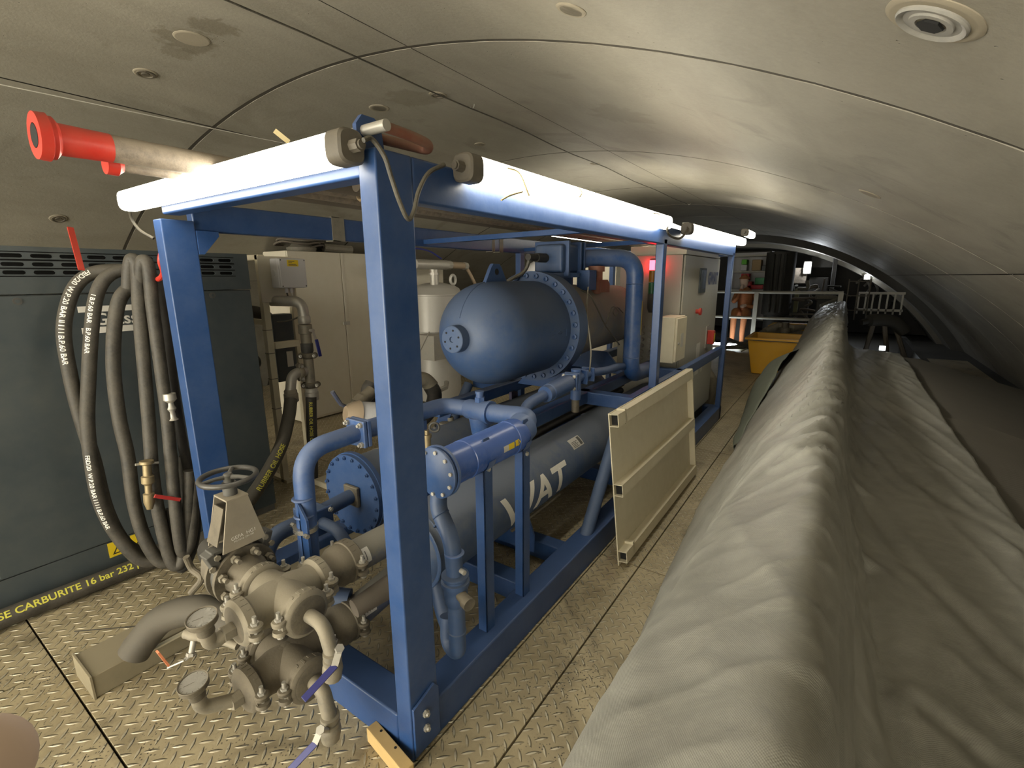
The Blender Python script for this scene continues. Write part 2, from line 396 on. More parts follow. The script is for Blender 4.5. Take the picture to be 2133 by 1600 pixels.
# ------------------------------------------------------------ tunnel lining
TX, TZ, TR = -2.54, -3.00, 5.68
SEAMS = [-3.9, -2.0, -.20, 1.72, 3.91, 5.93, 7.63, 9.4, 11.1, 12.6, 14.1]
def tp(th, y, r=TR):       # th measured from the crown, positive towards +x
    return Vector((TX + r*math.sin(th), y, TZ + r*math.cos(th)))
def th_of_x(x): return math.asin((x-TX)/TR)
def lining(lo, hi, ring_lo=0, gap=.0045):
    # curved segments of every ring with chamfered open joints
    b = B(); n = max(4, int((hi-lo)/math.radians(1.5)))
    for k in range(len(SEAMS)-1):
        y0, y1 = SEAMS[k], SEAMS[k+1]; g = .013; c = .003
        prof = [(y0+g, .004), (y0+g, 0), (y1-g, 0), (y1-g, .004)]
        vs = []; fs = []
        for i in range(n+1):
            th = lo + (hi-lo)*i/n
            for y, dr in prof: vs.append(tp(th, y, TR+dr))
        m = len(prof)
        for i in range(n):
            for j in range(m-1): fs.append((i*m+j, i*m+j+1, (i+1)*m+j+1, (i+1)*m+j))
        b.add(vs, fs)
    return b
TH_R = math.asin((.765-TX)/TR); TH_L = th_of_x(-3.53)
jg = .0010
b = lining(TH_L+jg, th_of_x(-1.72)-.0006); bb = lining(th_of_x(-1.72)+.0006, TH_R-jg); b.add(bb.v, bb.f)
struct('ceiling', b, M_concrete, sharp=20)
struct('wall_right', lining(TH_R+jg, math.radians(80)), M_concrete, sharp=20)
b = lining(math.radians(-35.8), TH_L-jg); bb = lining(math.radians(-100), math.radians(-35.8)-jg); b.add(bb.v, bb.f)
struct('wall_left', b, M_concrete, sharp=20)
# dark packing inside the joints (outer skin)
b = B(); vs = []; fs = []; n = 72
for i in range(n+1):
    th = math.radians(-100) + math.radians(180)*i/n
    vs += [tp(th, SEAMS[0], TR+.011), tp(th, SEAMS[-1], TR+.011)]
for i in range(n): fs.append((2*i, 2*i+1, 2*i+3, 2*i+2))
b.add(vs, fs)
for ys_ in SEAMS[1:-1]:      # flush joint filler
    vs = []; fs = []
    for i in range(n+1):
        th = math.radians(-100) + math.radians(180)*i/n; vs += [tp(th, ys_-.014, TR+.0025), tp(th, ys_+.014, TR+.0025)]
    b.add(vs, [(2*i, 2*i+1, 2*i+3, 2*i+2) for i in range(n)])
vs = []; fs = []  # unseen ring added at the rear edge, blocks light leaking behind the lining
for yv in (SEAMS[0]+.01,):
    for i in range(n+1):
        th = math.radians(-100) + math.radians(180)*i/n; vs += [tp(th, yv, TR-.02), tp(th, yv, TR+.06)]
    for i in range(n): fs.append((2*i, 2*i+1, 2*i+3, 2*i+2))
b.add(vs, fs); struct('trim_1', b, plain('joint packing', (.055, .048, .036), .9))
# bare shield skin beyond the last ring, and rear closure far behind the camera
b = B(); vs = []; fs = []
yy = [14.0, 14.105, 14.3, 15.4, 15.42, 16.8, 20, 27]; rr = [TR+.03, TR-.02, TR-.16, TR-.16, TR-.26, TR-.26, TR-.2, TR-.2]
for i in range(n+1):
    th = math.radians(-95) + math.radians(175)*i/n
    for y, r_ in zip(yy, rr): vs.append(tp(th, y, r_))
m = len(yy)
for i in range(n):
    for j in range(m-1): fs.append((i*m+j, i*m+j+1, (i+1)*m+j+1, (i+1)*m+j))
b.add(vs, fs); struct('wall_far', b, M_steelring, sharp=20)
b = B(); b.lathe((TX, 26.9, TZ), (0, 1, 0), [(0, .01), (.01, TR)], 64); struct('wall_back', b, M_darkmach)
# floor of tread plates, one structure; plate joints are real gaps
b = B(); xs = [-7.3, -5.2, -3.9, -2.62, -1.02, -.79, -.42, 2.1]; ys = [-3.9, -1.6, .33, 2.42, 4.6, 6.6, 8.6, 10.6, 12.4]
for i in range(len(xs)-1):
    for j in range(len(ys)-1):
        g = .0035; b.box((xs[i]+g, ys[j]+g, -.02), (xs[i+1]-g, ys[j+1]-g, 0))
struct('floor', b, M_floor, bevel=.002)
b = B(); b.box((-8.4, -3.9, -.14), (3.3, 27, -.03)); struct('trim_2', b, M_darkmach)  # substrate slab, extended to block outside light leaking in from below

# cable stretched under the crown, hooks, string
wx, wz = -2.01, 2.635
p = [(wx, -3.0, wz+.02)] + [(wx + .004*math.sin(y*3), y, wz - .012*math.sin(y*2.1)**2) for y in [i*.35 for i in range(-6, 22)]]
solo('steel_cable', B().tube(p, .0042, 6), M_cable, 'dark steel cable strung along the tunnel crown on small wire hooks', 'cable')
h0 = B(); h0.tube(spline([(0, 0, .11), (0, 0, .05), (.016, 0, .03), (.012, 0, .008), (-.006, 0, .0), (-.014, 0, .014)], 5), .0028, 6); h0.cyl((-.014, 0, .06), (.03, 0, .07), .004, 6)
for i, (y, z) in enumerate(((2.52, wz-.005), (5.0, wz-.008), (7.5, wz))):
    lab = ['wire hook holding the crown cable above the near tank', 'wire hook on the crown cable, second from the camera', 'wire hook at the far end of the crown cable'][i]
    if i == 0: hk = solo('wire_hook', h0, M_galv, lab, 'hook', 'hooks on the crown cable', loc=(0, 0, 0)); hk.location = (wx, y, z); continue
    c = hk.copy(); COL.objects.link(c); c.location = (wx, y, z); c['label'] = lab
a_ = Vector((-3.100,0.646,2.446)); b_ = Vector((-3.100,1.835,2.475))
solo('string_line', B().tube([a_ + (b_-a_)*t for t in (-.4, 0, .5, 1, 2.6)], .0022, 5), M_paper, 'thin white string stretched under the ceiling at left', 'string')

# grout plugs and lifting sockets set in the lining
def on_lining(px_ray):      # where a direction from the camera point meets the lining
    d = Vector(px_ray); o = Vector((0, 0, 1.62)); a = d.x*d.x+d.z*d.z
    bq = 2*((o.x-TX)*d.x + (o.z-TZ)*d.z); cq = (o.x-TX)**2+(o.z-TZ)**2-TR*TR
    t = (-bq+math.sqrt(bq*bq-4*a*cq))/(2*a); return o+d*t
M_plug = paint('grey plug plastic', (.26, .255, .24), .5, .3, (.36, .33, .27), scale=25, bmp=.3)
def plug(P, r, label, kind):
    P = Vector(P); nrm = (Vector((TX, P.y, TZ))-P).normalized()
    t = thing('grout_plug', label, 'grout plug', tuple(P), 'plugs in the tunnel lining')
    ring = B(); ring.lathe(P-nrm*.004, nrm, [(0, r*1.34), (.006, r*1.32), (.009, r*1.20), (.009, r*1.155)], 40); obj('grout_collar', ring, M_patch, t, label='rough mortar collar')
    if kind == 'disc':
        d = B(); d.lathe(P-nrm*.002, nrm, [(0, r*.98), (.010, r*.98), (.013, r*.93), (.010, r*.80), (.0085, r*.78), (.0085, r*.62), (.012, r*.60), (.012, r*.42), (.004, r*.40)], 40); obj('disc', d, M_plug, t); g_ = B(); g_.lathe(P+nrm*.0015, nrm, [(0, r*.97), (.0, r*1.17)], 40); obj('rim_gap', g_, M_hole, t)
        h = B(); h.lathe(P+nrm*.0085, nrm, [(0, r*.36), (.004, r*.36)], 6); obj('hex_socket', h, M_hole, t)
    elif kind == 'ring':
        d = B(); d.lathe(P-nrm*.002, nrm, [(0, r), (.012, r), (.012, r*.78), (.006, r*.74), (.006, r*.5), (.012, r*.46), (.012, r*.36)], 36); obj('disc', d, M_duststeel, t)
        h = B(); h.lathe(P+nrm*.006, nrm, [(0, r*.34), (.003, r*.34)], 24); obj('hex_socket', h, M_hole, t)
    else:
        h = B(); h.lathe(P+nrm*.001, nrm, [(0, r), (.004, r*.98)], 28); obj('recess', h, M_darkstain, t)
    return t
for (px, r, lab, kind) in (
  ((0.122,2.000,2.343), .060, 'large round grey lining plug with hexagonal socket at top right', 'disc'),
  ((-5.141,2.000,3.346), .040, 'round lining plug above the red flanged pipes', 'ring'),
  ((-8.277,2.000,2.389), .043, 'round lining plug low on the wall above the compressor', 'ring'),
  ((-1.815,2.000,2.527), .040, 'round lining plug beside the crown cable near the middle', 'ring'),
  ((-4.256,2.000,3.386), .055, 'empty lifting recess amid a dark stain at upper left', 'hole'),
  ((-1.064,2.000,2.695), .036, 'filled round recess at the top centre of the ceiling', 'hole'),
  ((-1.552,2.000,2.257), .036, 'filled recess in the ceiling above the second lamp', 'hole'),
  ((0.029,2.000,1.876), .045, 'dark slot recess low on the right side of the lining', 'hole'),
  ((-2.254,2.000,2.546), .048, 'filled recess with a smeared stain above the frame corner', 'hole'),
  ((-0.937,2.000,2.090), .036, 'small recess beside the crown cable beyond the near lamp', 'hole'),
  ((-1.862,2.000,1.805), .045, 'dark slot recess in the left lining above the silver vessel', 'hole')):
    plug(on_lining(Vector(px)-Vector((0, 0, 1.62))), r, lab, kind)
def stain(pts, label):
    P = [on_lining(Vector(p)-Vector((0, 0, 1.62))) for p in pts]
    return P

# ------------------------------------------------------------ covered barrier with grey tarpaulin at right
def interp(tbl, t):
    for i in range(len(tbl)-1):
        if t <= tbl[i+1][0]:
            a, b_ = tbl[i], tbl[i+1]; k = (t-a[0])/(b_[0]-a[0]); k = max(0, min(1, k)); k = k*k*(3-2*k) if len(a) < 0 else k
            return [a[j]*(1-k)+b_[j]*k for j in range(1, len(a))]
    return list(tbl[-1][1:])

def tarp_section(y):       # control polygon (x, z) of the covered barrier, left foot to right cloth edge
    k = min(max((y-4)/3.5, 0), 1); m = min(max((y-7.2)/2.5, 0), 1); q = min(max((3.0-y)/2.4, 0), 1)
    foot = -.63 - .09*k + .155*q
    L = [(foot-.02, .03), (foot+.03, .22), (-.50-.06*k+.11*q, .45), (-.34-.05*k+.05*q, .72), (-.17-.03*k-.07*q, .96+.02*q), (-.065-.03*q, 1.085), (0, 1.105+.02*q), (.045, 1.07), (.075, .96), (.10, .84), (.16, .765), (.28, .75), (.45, .74), (.62, .73)]
    if y > 7.5:
        n_ = min((y-7.5)/2, 1); L[3] = (L[3][0]-.12*n_, L[3][1]+.12*n_); L[4] = (L[4][0]-.13*n_, L[4][1]+.05*n_); L[2] = (L[2][0]-.03*n_, L[2][1]+.1*n_)
    return [(x*(1-.10*m) if x < 0 else x, z) for x, z in L]
def smooth_section(pts, n):
    P = spline([(x, 0, z) for x, z in pts], 8); L = [0]
    for i in range(1, len(P)): L.append(L[-1]+(P[i]-P[i-1]).length)
    out = []; j = 0
    for i in range(n+1):
        d = L[-1]*i/n
        while j < len(L)-2 and L[j+1] < d: j += 1
        t = (d-L[j])/max(1e-6, L[j+1]-L[j]); out.append(P[j].lerp(P[j+1], t))
    return out, L[-1]
def crease_d(P, x, y):      # distance to a fold line lying on the sheet
    best = 9
    for (ax, ay), (bx, by) in zip(P, P[1:]):
        dx, dy = bx-ax, by-ay; t = max(0, min(1, ((x-ax)*dx+(y-ay)*dy)/(dx*dx+dy*dy))); best = min(best, math.hypot(x-ax-t*dx, y-ay-t*dy))
    return best
CREASES = [([(.15, 1.62), (.17, 1.10), (.20, .93), (.28, .85), (.38, .80), (.50, .76), (.62, .72)], .013, .024),
           ([(.24, 1.15), (.36, 1.06), (.50, .98), (.62, .92)], .007, .022), ([(.14, 2.2), (.26, 1.75), (.42, 1.42), (.55, 1.2)], .009, .022), ([(.13, 3.4), (.35, 2.5), (.6, 2.1)], .008, .03)]
def ridged(x, y, s=0): return 1-abs(noise.noise(Vector((x, y, s))))*2
ys = []; y = -.7
while y < 12.0: ys.append(y); y += .008 + max(0, y-1.2)*.0055
NS = 190; b = B(); vs = []
for y in ys:
    sec, Ltot = smooth_section(tarp_section(y), NS)
    for i, c in enumerate(sec):
        a = sec[max(i-1, 0)]; d = sec[min(i+1, NS)]; t = (d-a).normalized(); nrm = Vector((-t.z, 0, t.x))
        s = i/NS*Ltot; sr = 1.27                   # arc length at which the ridge sits
        e = s-sr
        disp = .016*noise.noise(Vector((y*.9, s*1.6, 3))) + .007*noise.noise(Vector((y*3.2+s*1.5, s*3, 8)))
        near = min(1.1, max(.16, (y-1.0)/.8))
        if e < .12:      # left face: gathered folds fanning down from the ridge
            fan = math.exp(-max(0, -e)/.24)*(1 if e < 0 else max(0, 1-e/.12))
            r_ = ridged(y*6.2 + (-e)*4.6, (-e)*1.8, 5); disp += .034*fan*near*(max(0, r_)**5-.2)
            r_ = ridged(y*3.1 + (-e)*2.6, (-e)*.7, 15); disp += .007*near*(math.exp(-max(0, -e)/.35))*(max(0, r_)**3-.3)*(1 if e < 0 else max(0, 1-e/.12))
            r_ = ridged(y*1.3 - (-e)*2.6, (-e)*1.2, 25); disp += .010*(max(0, r_)**3-.3)*min(1, max(0, s/.3))
        else:            # right trough and flat
            g = min(1, (e-.12)/.12)
            r_ = ridged(e*5.5 - y*.75, y*.35, 31); disp += .007*g*(max(0, r_)**4-.25)*min(1, max(0, (Ltot-s)/.10)+.15)
            r_ = ridged(e*9+y*1.9, y*.8, 41); disp += .010*g*(max(0, r_)**4-.2)
        if e > .05:
            for pl_, am, wd in CREASES:
                dm = crease_d(pl_, c.x, y); disp -= am*math.exp(-(dm/wd)**2)-am*.8*math.exp(-((dm-wd*2.0)/(wd*1.3))**2)
        disp += .0022*noise.noise(Vector((y*22, s*22, 0)))
        if s < .10: disp += .012*math.sin(y*9)*(.1-s)/.1
        p = Vector((c.x, y, c.z)) + nrm*disp
        p.z += .02*noise.noise(Vector((y*.6, 0, 9)))*min(1, s) - .035*max(0, min(1, (y-7.3)/1.2))*0
        vs.append(p)
m = NS+1; keep = []
iv = int(NS*.70)
fs = []
for j in range(len(ys)-1):
    far = ys[j] > 7.15
    for i in range(NS):
        if far and i > iv: continue
        fs.append((j*m+i, j*m+i+1, (j+1)*m+i+1, (j+1)*m+i))
b.add(vs, fs)
tp_ = solo('tarpaulin', b, M_tarp, 'long creased grey tarpaulin draped over the barrier along the right side', 'tarpaulin', sharp=180, loc=(-.3, 5, 0))
sm = tp_.modifiers.new('thick', 'SOLIDIFY'); sm.thickness = .003; sm.offset = -1
# ribbed duct lying between the sheet and the lining
b = B(); vs = []; fs = []; yy = -.8; k = 0; sec = [(.05, .64), (.30, .66), (.60, .685), (.80, .672), (1.14, .565), (1.45, .48), (1.75, .40), (2.08, .30)]
yl = []
while yy < 7.15: yl.append(yy); yy += .0075 if yy < 4.2 else .02
for y in yl:
    rib = .006*math.sin(y*2*PI/.030) if y < 4.2 else 0
    for x, z in sec: vs.append(Vector((x, y, z + (rib if .55 < x < 1.8 else 0) + .012*noise.noise(Vector((x*2, y*1.2, 0))))))
m = len(sec)
for j in range(len(yl)-1):
    for i in range(m-1): fs.append((j*m+i, j*m+i+1, (j+1)*m+i+1, (j+1)*m+i))
fs.append(tuple((len(yl)-1)*m+i for i in range(m)) + (len(vs), len(vs)+1)); vs += [Vector((2.08, yl[-1], .1)), Vector((.05, yl[-1], .1))]
b.add(vs, fs)
solo('conveyor_belt', b, paint('ribbed grey belt', (.10, .092, .078), .6, .45, (.19, .175, .145), scale=5), 'dark ribbed belt lying between the tarpaulin and the right lining', 'conveyor belt', sharp=60, loc=(1, 3, .1))
# barrier hidden under the sheet: rail and posts that carry it
t = thing('barrier', 'steel barrier rail under the grey tarpaulin', 'barrier', (0, 0, 0))
b = B(); b.tube([(0, -.6, 1.06), (0, 11.8, 1.06)], .021, 12); obj('top_rail', b, M_rail, t)
b = B(); b.tube([(0, -.6, .6), (0, 11.8, .6)], .018, 10); obj('middle_rail', b, M_rail, t)
for y in (0, 2, 4, 6, 8, 10, 11.7): obj('post', B().cyl((0, y, 0), (0, y, 1.05), .02, 12), M_rail, t)
# loose green fold of sheet hanging out from its left edge
A = [(-.40, 7.9, .62), (-.47, 7.0, .68), (-.50, 6.4, .66), (-.52, 5.8, .56), (-.57, 5.2, .38), (-.625, 4.8, .22), (-.635, 4.62, .14)]
Z = [(-.60, 8.1, .16), (-.74, 7.2, .42), (-.80, 6.5, .30), (-.79, 5.9, .17), (-.75, 5.3, .05), (-.70, 4.85, .03), (-.655, 4.6, .03)]
SA = spline(A, 6); SZ = spline(Z, 6); b = B(); vs = []; n = 10
for a, z in zip(SA, SZ):
    for k in range(n+1):
        p = a.lerp(z, k/n); p.x -= .05*math.sin(PI*k/n); p.x += .015*noise.noise(p*5); p.z += .02*noise.noise(p*3); vs.append(p)
b.add(vs, [(j*(n+1)+i, j*(n+1)+i+1, (j+1)*(n+1)+i+1, (j+1)*(n+1)+i) for j in range(len(SA)-1) for i in range(n)])
f_ = solo('sheet_flap', b, M_tarpgreen, 'dull green fold of sheet hanging beside the yellow bin', 'tarpaulin', sharp=180)
sm = f_.modifiers.new('thick', 'SOLIDIFY'); sm.thickness = .004

# ------------------------------------------------------------ blue skid frame
FX0, FX1, FY0, FY1, FH = -2.44, -1.03, .89, 5.80, 1.95
t = thing('skid_frame', 'large open blue steel frame around the tanks and pipework', 'steel frame', ((FX0+FX1)/2, (FY0+FY1)/2, 0)); SKID = t
def post(lo, hi, **k):
    return obj('post', B().box(lo, hi), M_blueframe, t, bevel=.006, **k)
post((FX1-.07, FY0, .0), (FX1, FY0+.13, 1.95))
post((FX0, FY0, .0), (FX0+.075, FY0+.13, 1.87))
for x, y in ((FX1-.055, 3.30), (FX1-.055, 5.70), (FX0, 3.62), (FX0, 5.70)): post((x, y, .0), (x+.055, y+.07, 1.87))
def beam(name, lo, hi, bev=.008, mat=None, **k): return obj(name, B().box(lo, hi), mat or M_blueframe, t, bevel=bev, **k)
beam('base_beam', (FX1-.12, FY0+.13, 0), (FX1, FY1, .155)); beam('base_beam', (FX0, FY0+.13, 0), (FX0+.12, FY1, .155))
beam('base_beam', (FX0+.075, FY0, 0), (FX1-.07, FY0+.12, .155)); beam('base_beam', (FX0+.12, FY1-.12, 0), (FX1-.12, FY1, .155))
for y, wd in ((1.74, .10), (2.13, .09), (3.3, .1), (4.6, .1)): beam('cross_member', (FX0+.12, y, .03), (FX1-.12, y+wd, .14))
beam('top_beam', (FX1-.06, FY0+.13, 1.83), (FX1, FY1, 1.95)); beam('top_beam', (FX0, FY0+.13, 1.83), (FX0+.06, FY1, 1.95))
beam('top_beam', (FX0+.075, FY0+.01, 1.885), (FX1-.07, FY0+.08, 1.945)); beam('top_beam', (FX0+.06, FY1-.07, 1.83), (FX1-.06, FY1, 1.93))
for y in (2.35, 3.60): obj('roof_tie', B().bar((FX0+.03, y+.1, 1.86), (FX1-.05, y-.22 if y > 3 else y, 1.86), .04, .03), M_blueframe, t, bevel=.003)
for x, s in ():   # gusset under the left front corner
    b = B(); b.prism([(0, 0), (.10, 0), (.10, -.02), (.02, -.12), (0, -.12)], (x, FY0+.02, 1.83), (1, 0, 0), (0, 0, 1), -.012) ; obj('gusset', b, M_blueframe, t)
b = B(); b.prism([(0, 0), (.09, 0), (.09, -.02), (.02, -.10), (0, -.10)], (FX0+.07, FY0+.13, 1.83), (0, 1, 0), (0, 0, 1), .012); obj('gusset', b, M_blueframe, t)
# foot plate and bolts at the near corner
b = B(); b.prism([(0, 0), (.12, 0), (.12, .20), (.10, .225), (0, .195)], (FX1+.0005, FY0+.005, .02), (0, 1, 0), (0, 0, 1), .010); fp = obj('foot_plate', b, M_blueframe, t, bevel=.002)
for z in (.105, .165): obj('bolt', B().hexbolt((FX1+.010, FY0+.055, z), (1, 0, 0), .013, .010, .008), M_galv, fp)
# mid level frame that carries the separator tank
for x in (-2.03, -1.42): beam('tank_rail', (x-.04, 2.1, .77), (x+.04, 5.2, .85))
beam('tank_rail', (-1.46, 2.93, .76), (FX1-.03, 3.02, .85)); beam('tank_rail', (FX0+.05, 4.05, .76), (FX1-.03, 4.14, .85)); beam('tank_rail', (FX0+.05, 2.92, .76), (-2.0, 3.0, .85))
beam('side_rail', (FX1-.085, 3.0, .76), (FX1-.03, 5.7, .85)); 
for p, q in (((-1.09, 2.33, .12), (-1.09, 2.86, .80)), ((-2.38, 2.33, .12), (-2.38, 2.86, .80))):
    obj('brace', B().cyl(p, q, .038, 20), M_bluedusty, t)
obj('brace', B().bar((-2.30, 2.05, .16), (-2.02, 2.22, .80), .07, .07), M_blueframe, t, bevel=.005)
# vessel saddles
for x in (-1.40, -1.94):
    for y in (2.02, 3.6):
        b = B(); b.prism([(-.15, 0), (.15, 0), (.15, .10), (.10, .24), (-.10, .24), (-.15, .10)], (x, y, .14), (1, 0, 0), (0, 0, 1), -.012); obj('saddle', b, M_blueframe, t)
# two slotted uprights that hold the filter canister
for i, y in enumerate((1.375, 1.655)):
    zt = 1.015 if i == 0 else 1.02
    b = B(); b.prism([(0, .14), (.055, .14), (.055, zt-.03), (.035, zt), (0, zt)], (FX1-.055, y, 0), (0, 1, 0), (0, 0, 1), .006)
    b.box((FX1-.095, y, .14), (FX1-.049, y+.006, zt-.03))
    up_ = obj('upright', b, M_blueframe, t, bevel=.0015)
    for z in ((.985, .885) if i == 0 else (.985, .86)): obj('bolt', B().hexbolt((FX1-.049, y+.026, z), (1, 0, 0), .0105, .008, .003), M_galv, up_)
# flat bracket with a bevelled top, on the front beam
b = B(); b.prism([(0, 0), (.045, 0), (.045, .60), (.0, .66), (-.004, .66)], (-1.60, FY0+.015, .14), (1, 0, 0), (0, 0, 1), -.010); b.box((-1.600, FY0+.015, .14), (-1.592, FY0+.055, .76)); obj('pipe_bracket', b, M_blueframe, t, bevel=.001)
# webbing straps round the left top beam
for y, wd in ((1.72, .05), (3.20, .02), (3.3, .03)):
    b = B(); b.box((FX0-.004, y, 1.825), (FX0+.064, y+wd, 1.83)); b.box((FX0+.06, y, 1.825), (FX0+.064, y+wd*1.6, 1.955)); b.box((FX0-.004, y, 1.951), (FX0+.064, y+wd, 1.956))
    solo('webbing_strap', b, M_cablegrey, {1.72: 'flat grey webbing strap wrapped round the left roof beam near the front', 3.20: 'thin tie round the left roof beam above the silver vessel', 3.3: 'wider hanging tie on the left roof beam above the silver vessel'}[y], 'strap', 'ties on the left roof beam')

# ------------------------------------------------------------ fluorescent lamps
def lamp(p, q, label, back=None, low=.006, endlit=True):
    p = Vector(p); q = Vector(q); a = (q-p).normalized(); L = (q-p).length
    t = thing('fluorescent_lamp', label, 'light', tuple((p+q)/2), 'tube lamps on the blue frame')
    side = a.cross(Vector((0, 0, 1))); r = .036; cs = []
    for k in range(20):
        th = 2*PI*k/20; c_, s_ = math.cos(th), math.sin(th); e = .6
        cs.append((r*1.05*abs(c_)**e*(1 if c_ > 0 else -1), r*1.10*abs(s_)**e*(1 if s_ > 0 else -1)))
    def ext(b, a0, a1, k=1.0):
        rings = [(a0, .86*k), (a0+.006, k), (a1-.006, k), (a1, .86*k)]; vs = []
        for d, kk in rings:
            for u, v in cs: vs.append(p+a*d+side*(u*kk)+Vector((0, 0, v*kk)))
        n = 20; fs = [(i*n+j, i*n+(j+1) % n, (i+1)*n+(j+1) % n, (i+1)*n+j) for i in range(3) for j in range(n)]
        fs += [tuple(reversed(range(n))), tuple(3*n+j for j in range(n))]; return b.add(vs, fs)
    obj('diffuser', ext(B(), .055, L if endlit else L-.055), M_tubelit, t, label='glowing white diffuser')
    for d0, d1 in (((0, .062),) if endlit else ((0, .062), (L-.062, L))): obj('end_cap', ext(B(), d0, d1, 1.06), M_endcap, t)
    if back is not None:     # opaque sheet housing behind and over the diffuser
        n_ = Vector(back); b = B(); c0, c1 = p+a*.05, p+a*(L-.05)
        def slab(d0, d1, z0, z1):
            vs = [c+n_*d+Vector((0, 0, z)) for c in (c0, c1) for d, z in ((d0, z0), (d1, z0), (d1, z1), (d0, z1))]
            b.add(vs, [(0,1,2,3),(7,6,5,4),(0,4,5,1),(1,5,6,2),(2,6,7,3),(3,7,4,0)])
        slab(.038, .046, low, .044); slab(.004, .046, .0445, .0475)
        obj('housing', b, M_gray, t)
    g = B(); g.cyl(p-a*.03, p+a*.002, .016, 8); g.cyl(p-a*.036, p-a*.03, .011, 12)
    obj('cable_gland', g, M_endcap, t)
    return t
lamp((-1.045, .835, 1.94), (-2.50, .835, 1.94), 'bright tube lamp across the front of the blue frame', (0, 1, 0), -.022)
lamp((-.99, 1.185, 1.945), (-.99, 3.20, 1.955), 'bright tube lamp along the right beam, nearest the camera', (-1, 0, 0))
lamp((-.99, 3.66, 1.955), (-.99, 5.93, 1.985), 'bright tube lamp on the far half of the right beam', (-1, 0, 0))
lamp((-1.62, 4.35, 2.16), (-1.62, 5.7, 2.13), 'slim tube lamp behind the right beam near the far corner')
lamp((-1.05, 6.35, 2.12), (-1.05, 6.9, 2.12), 'short tube lamp glowing just past the far frame corner')
# link cable between the first two lamps
pc = [(-1.000,0.832,1.946), (-1.000,0.858,1.954), (-0.990,0.885,1.919), (-0.985,0.900,1.871), (-0.985,0.923,1.816), (-0.985,0.950,1.775), (-0.985,0.973,1.797), (-0.985,0.995,1.851), (-0.990,1.042,1.905), (-0.995,1.112,1.939)]
solo('lamp_cable', B().tube(spline(pc, 8), .0062, 10), M_cable, 'black cable hanging between the front and right tube lamps', 'cable')
pc = [(-1.000,3.178,1.938), (-0.970,3.157,1.992), (-0.960,3.123,1.902), (-0.960,3.232,1.869), (-0.960,3.429,1.875), (-0.970,3.619,1.939)]
solo('lamp_cable', B().tube(spline(pc, 6), .0075, 8), M_cable, 'short black cable joining the two right beam lamps', 'cable')
pc = [(-2.458,0.830,1.935), (-2.543,0.850,1.887), (-2.535,0.870,1.834), (-2.485,0.900,1.796)]
solo('lamp_cable', B().tube(spline(pc, 8), .006, 8), M_cable, 'black cable drooping from the left end of the front lamp', 'cable')
# red lifting shackle on top of the near corner
t = thing('shackle', 'dull red bow shackle lying on the near top corner', 'shackle', (-1.06, .95, 1.955))
pc = [(-1.105, .90, 1.992), (-1.09, 1.00, 1.992), (-1.075, 1.075, 1.99), (-1.05, 1.10, 1.985), (-1.022, 1.075, 1.99), (-1.008, 1.00, 1.992), (-1.0, .90, 1.992)]
obj('bow', B().tube(spline(pc, 7), .0135, 14), M_redbrown, t)
obj('pin', B().cyl((-1.135, .895, 1.992), (-.985, .895, 1.992), .014, 16), M_galv, t)
obj('lifting_lug', B().prism([(-.03, 0), (.06, 0), (.05, .07), (.03, .085), (-.01, .085), (-.03, .06)], (-1.07, .90, 1.945), (0, 1, 0), (0, 0, 1), -.014), M_blueframe, t)

# unseen fill lamps added behind the camera, plus the far left roof lamp
lamp((-1.05, -1.2, 1.97), (-1.05, -3.1, 1.97), 'unseen fill lamp added at the left behind the camera')
lamp((.36, -1.1, 1.78), (.36, -2.6, 1.78), 'unseen fill lamp added by the right lining behind the camera')
lamp((-2.56, 4.4, 2.075), (-2.56, 6.1, 2.075), 'tube lamp on the far left roof beam, mostly hidden by the brown pipes')
lamp((-1.7, -.95, 2.20), (-3.3, -.95, 2.16), 'unseen fill lamp added crosswise behind the camera at left')

X, Y, Z = Vector((1, 0, 0)), Vector((0, 1, 0)), Vector((0, 0, 1))
# ------------------------------------------------------------ large separator tank
TKX, TKZ, TKR = -1.70, 1.30, .30
t = thing('separator_tank', 'large blue horizontal tank with domed end and bolted flange', 'tank', (TKX, 2.9, .85))
b = B(); prof = [(0, .002)] + [(.29*(1-math.cos(a)), TKR*math.sin(a)**.92) for a in [PI/2*k/14 for k in range(1, 15)]]
prof += [(.735, TKR), (.745, TKR)]; b.lathe((TKX, 1.965, TKZ), Y, prof, 64); obj('shell', b, M_bluedusty, t)
fl = B(); fl.lathe((TKX, 2.70, TKZ), Y, [(0, .30), (0, .362), (.055, .362), (.055, .352), (.062, .352), (.062, .358), (.125, .358), (.125, .29)], 64); fl = obj('flange', fl, M_bluedusty, t)
for k in range(28):
    a = 2*PI*(k+.4)/28; c = Vector((TKX+.333*math.cos(a), 2.70, TKZ+.333*math.sin(a)))
    if k == 0: bb = B().lathe(c, -Y, [(0, .0165), (.014, .0165), (.016, .013), (.016, .008), (.008, .007)], 12); f0 = obj('bolt', bb, M_blue, fl); c0 = c
    else: cc = f0.copy(); COL.objects.link(cc); cc.parent = fl; cc.location = c-c0
b = B(); b.lathe((TKX, 2.825, TKZ), Y, [(0, .30), (.25, .285), (.62, .255), (1.25, .25), (1.33, .22), (1.38, .12), (1.395, .002)], 56); obj('rear_shell', b, paint('grey brown dusty shell', (.10, .12, .17), .55, .75, (.25, .215, .17), scale=3), t)
nz_ = B(); nz_.lathe((TKX, 2.02, TKZ), -Y, [(0, .074), (.105, .074), (.108, .070), (.108, .016), (.100, .014), (.100, .001)], 36); nz_ = obj('nozzle', nz_, M_bluedusty, t)
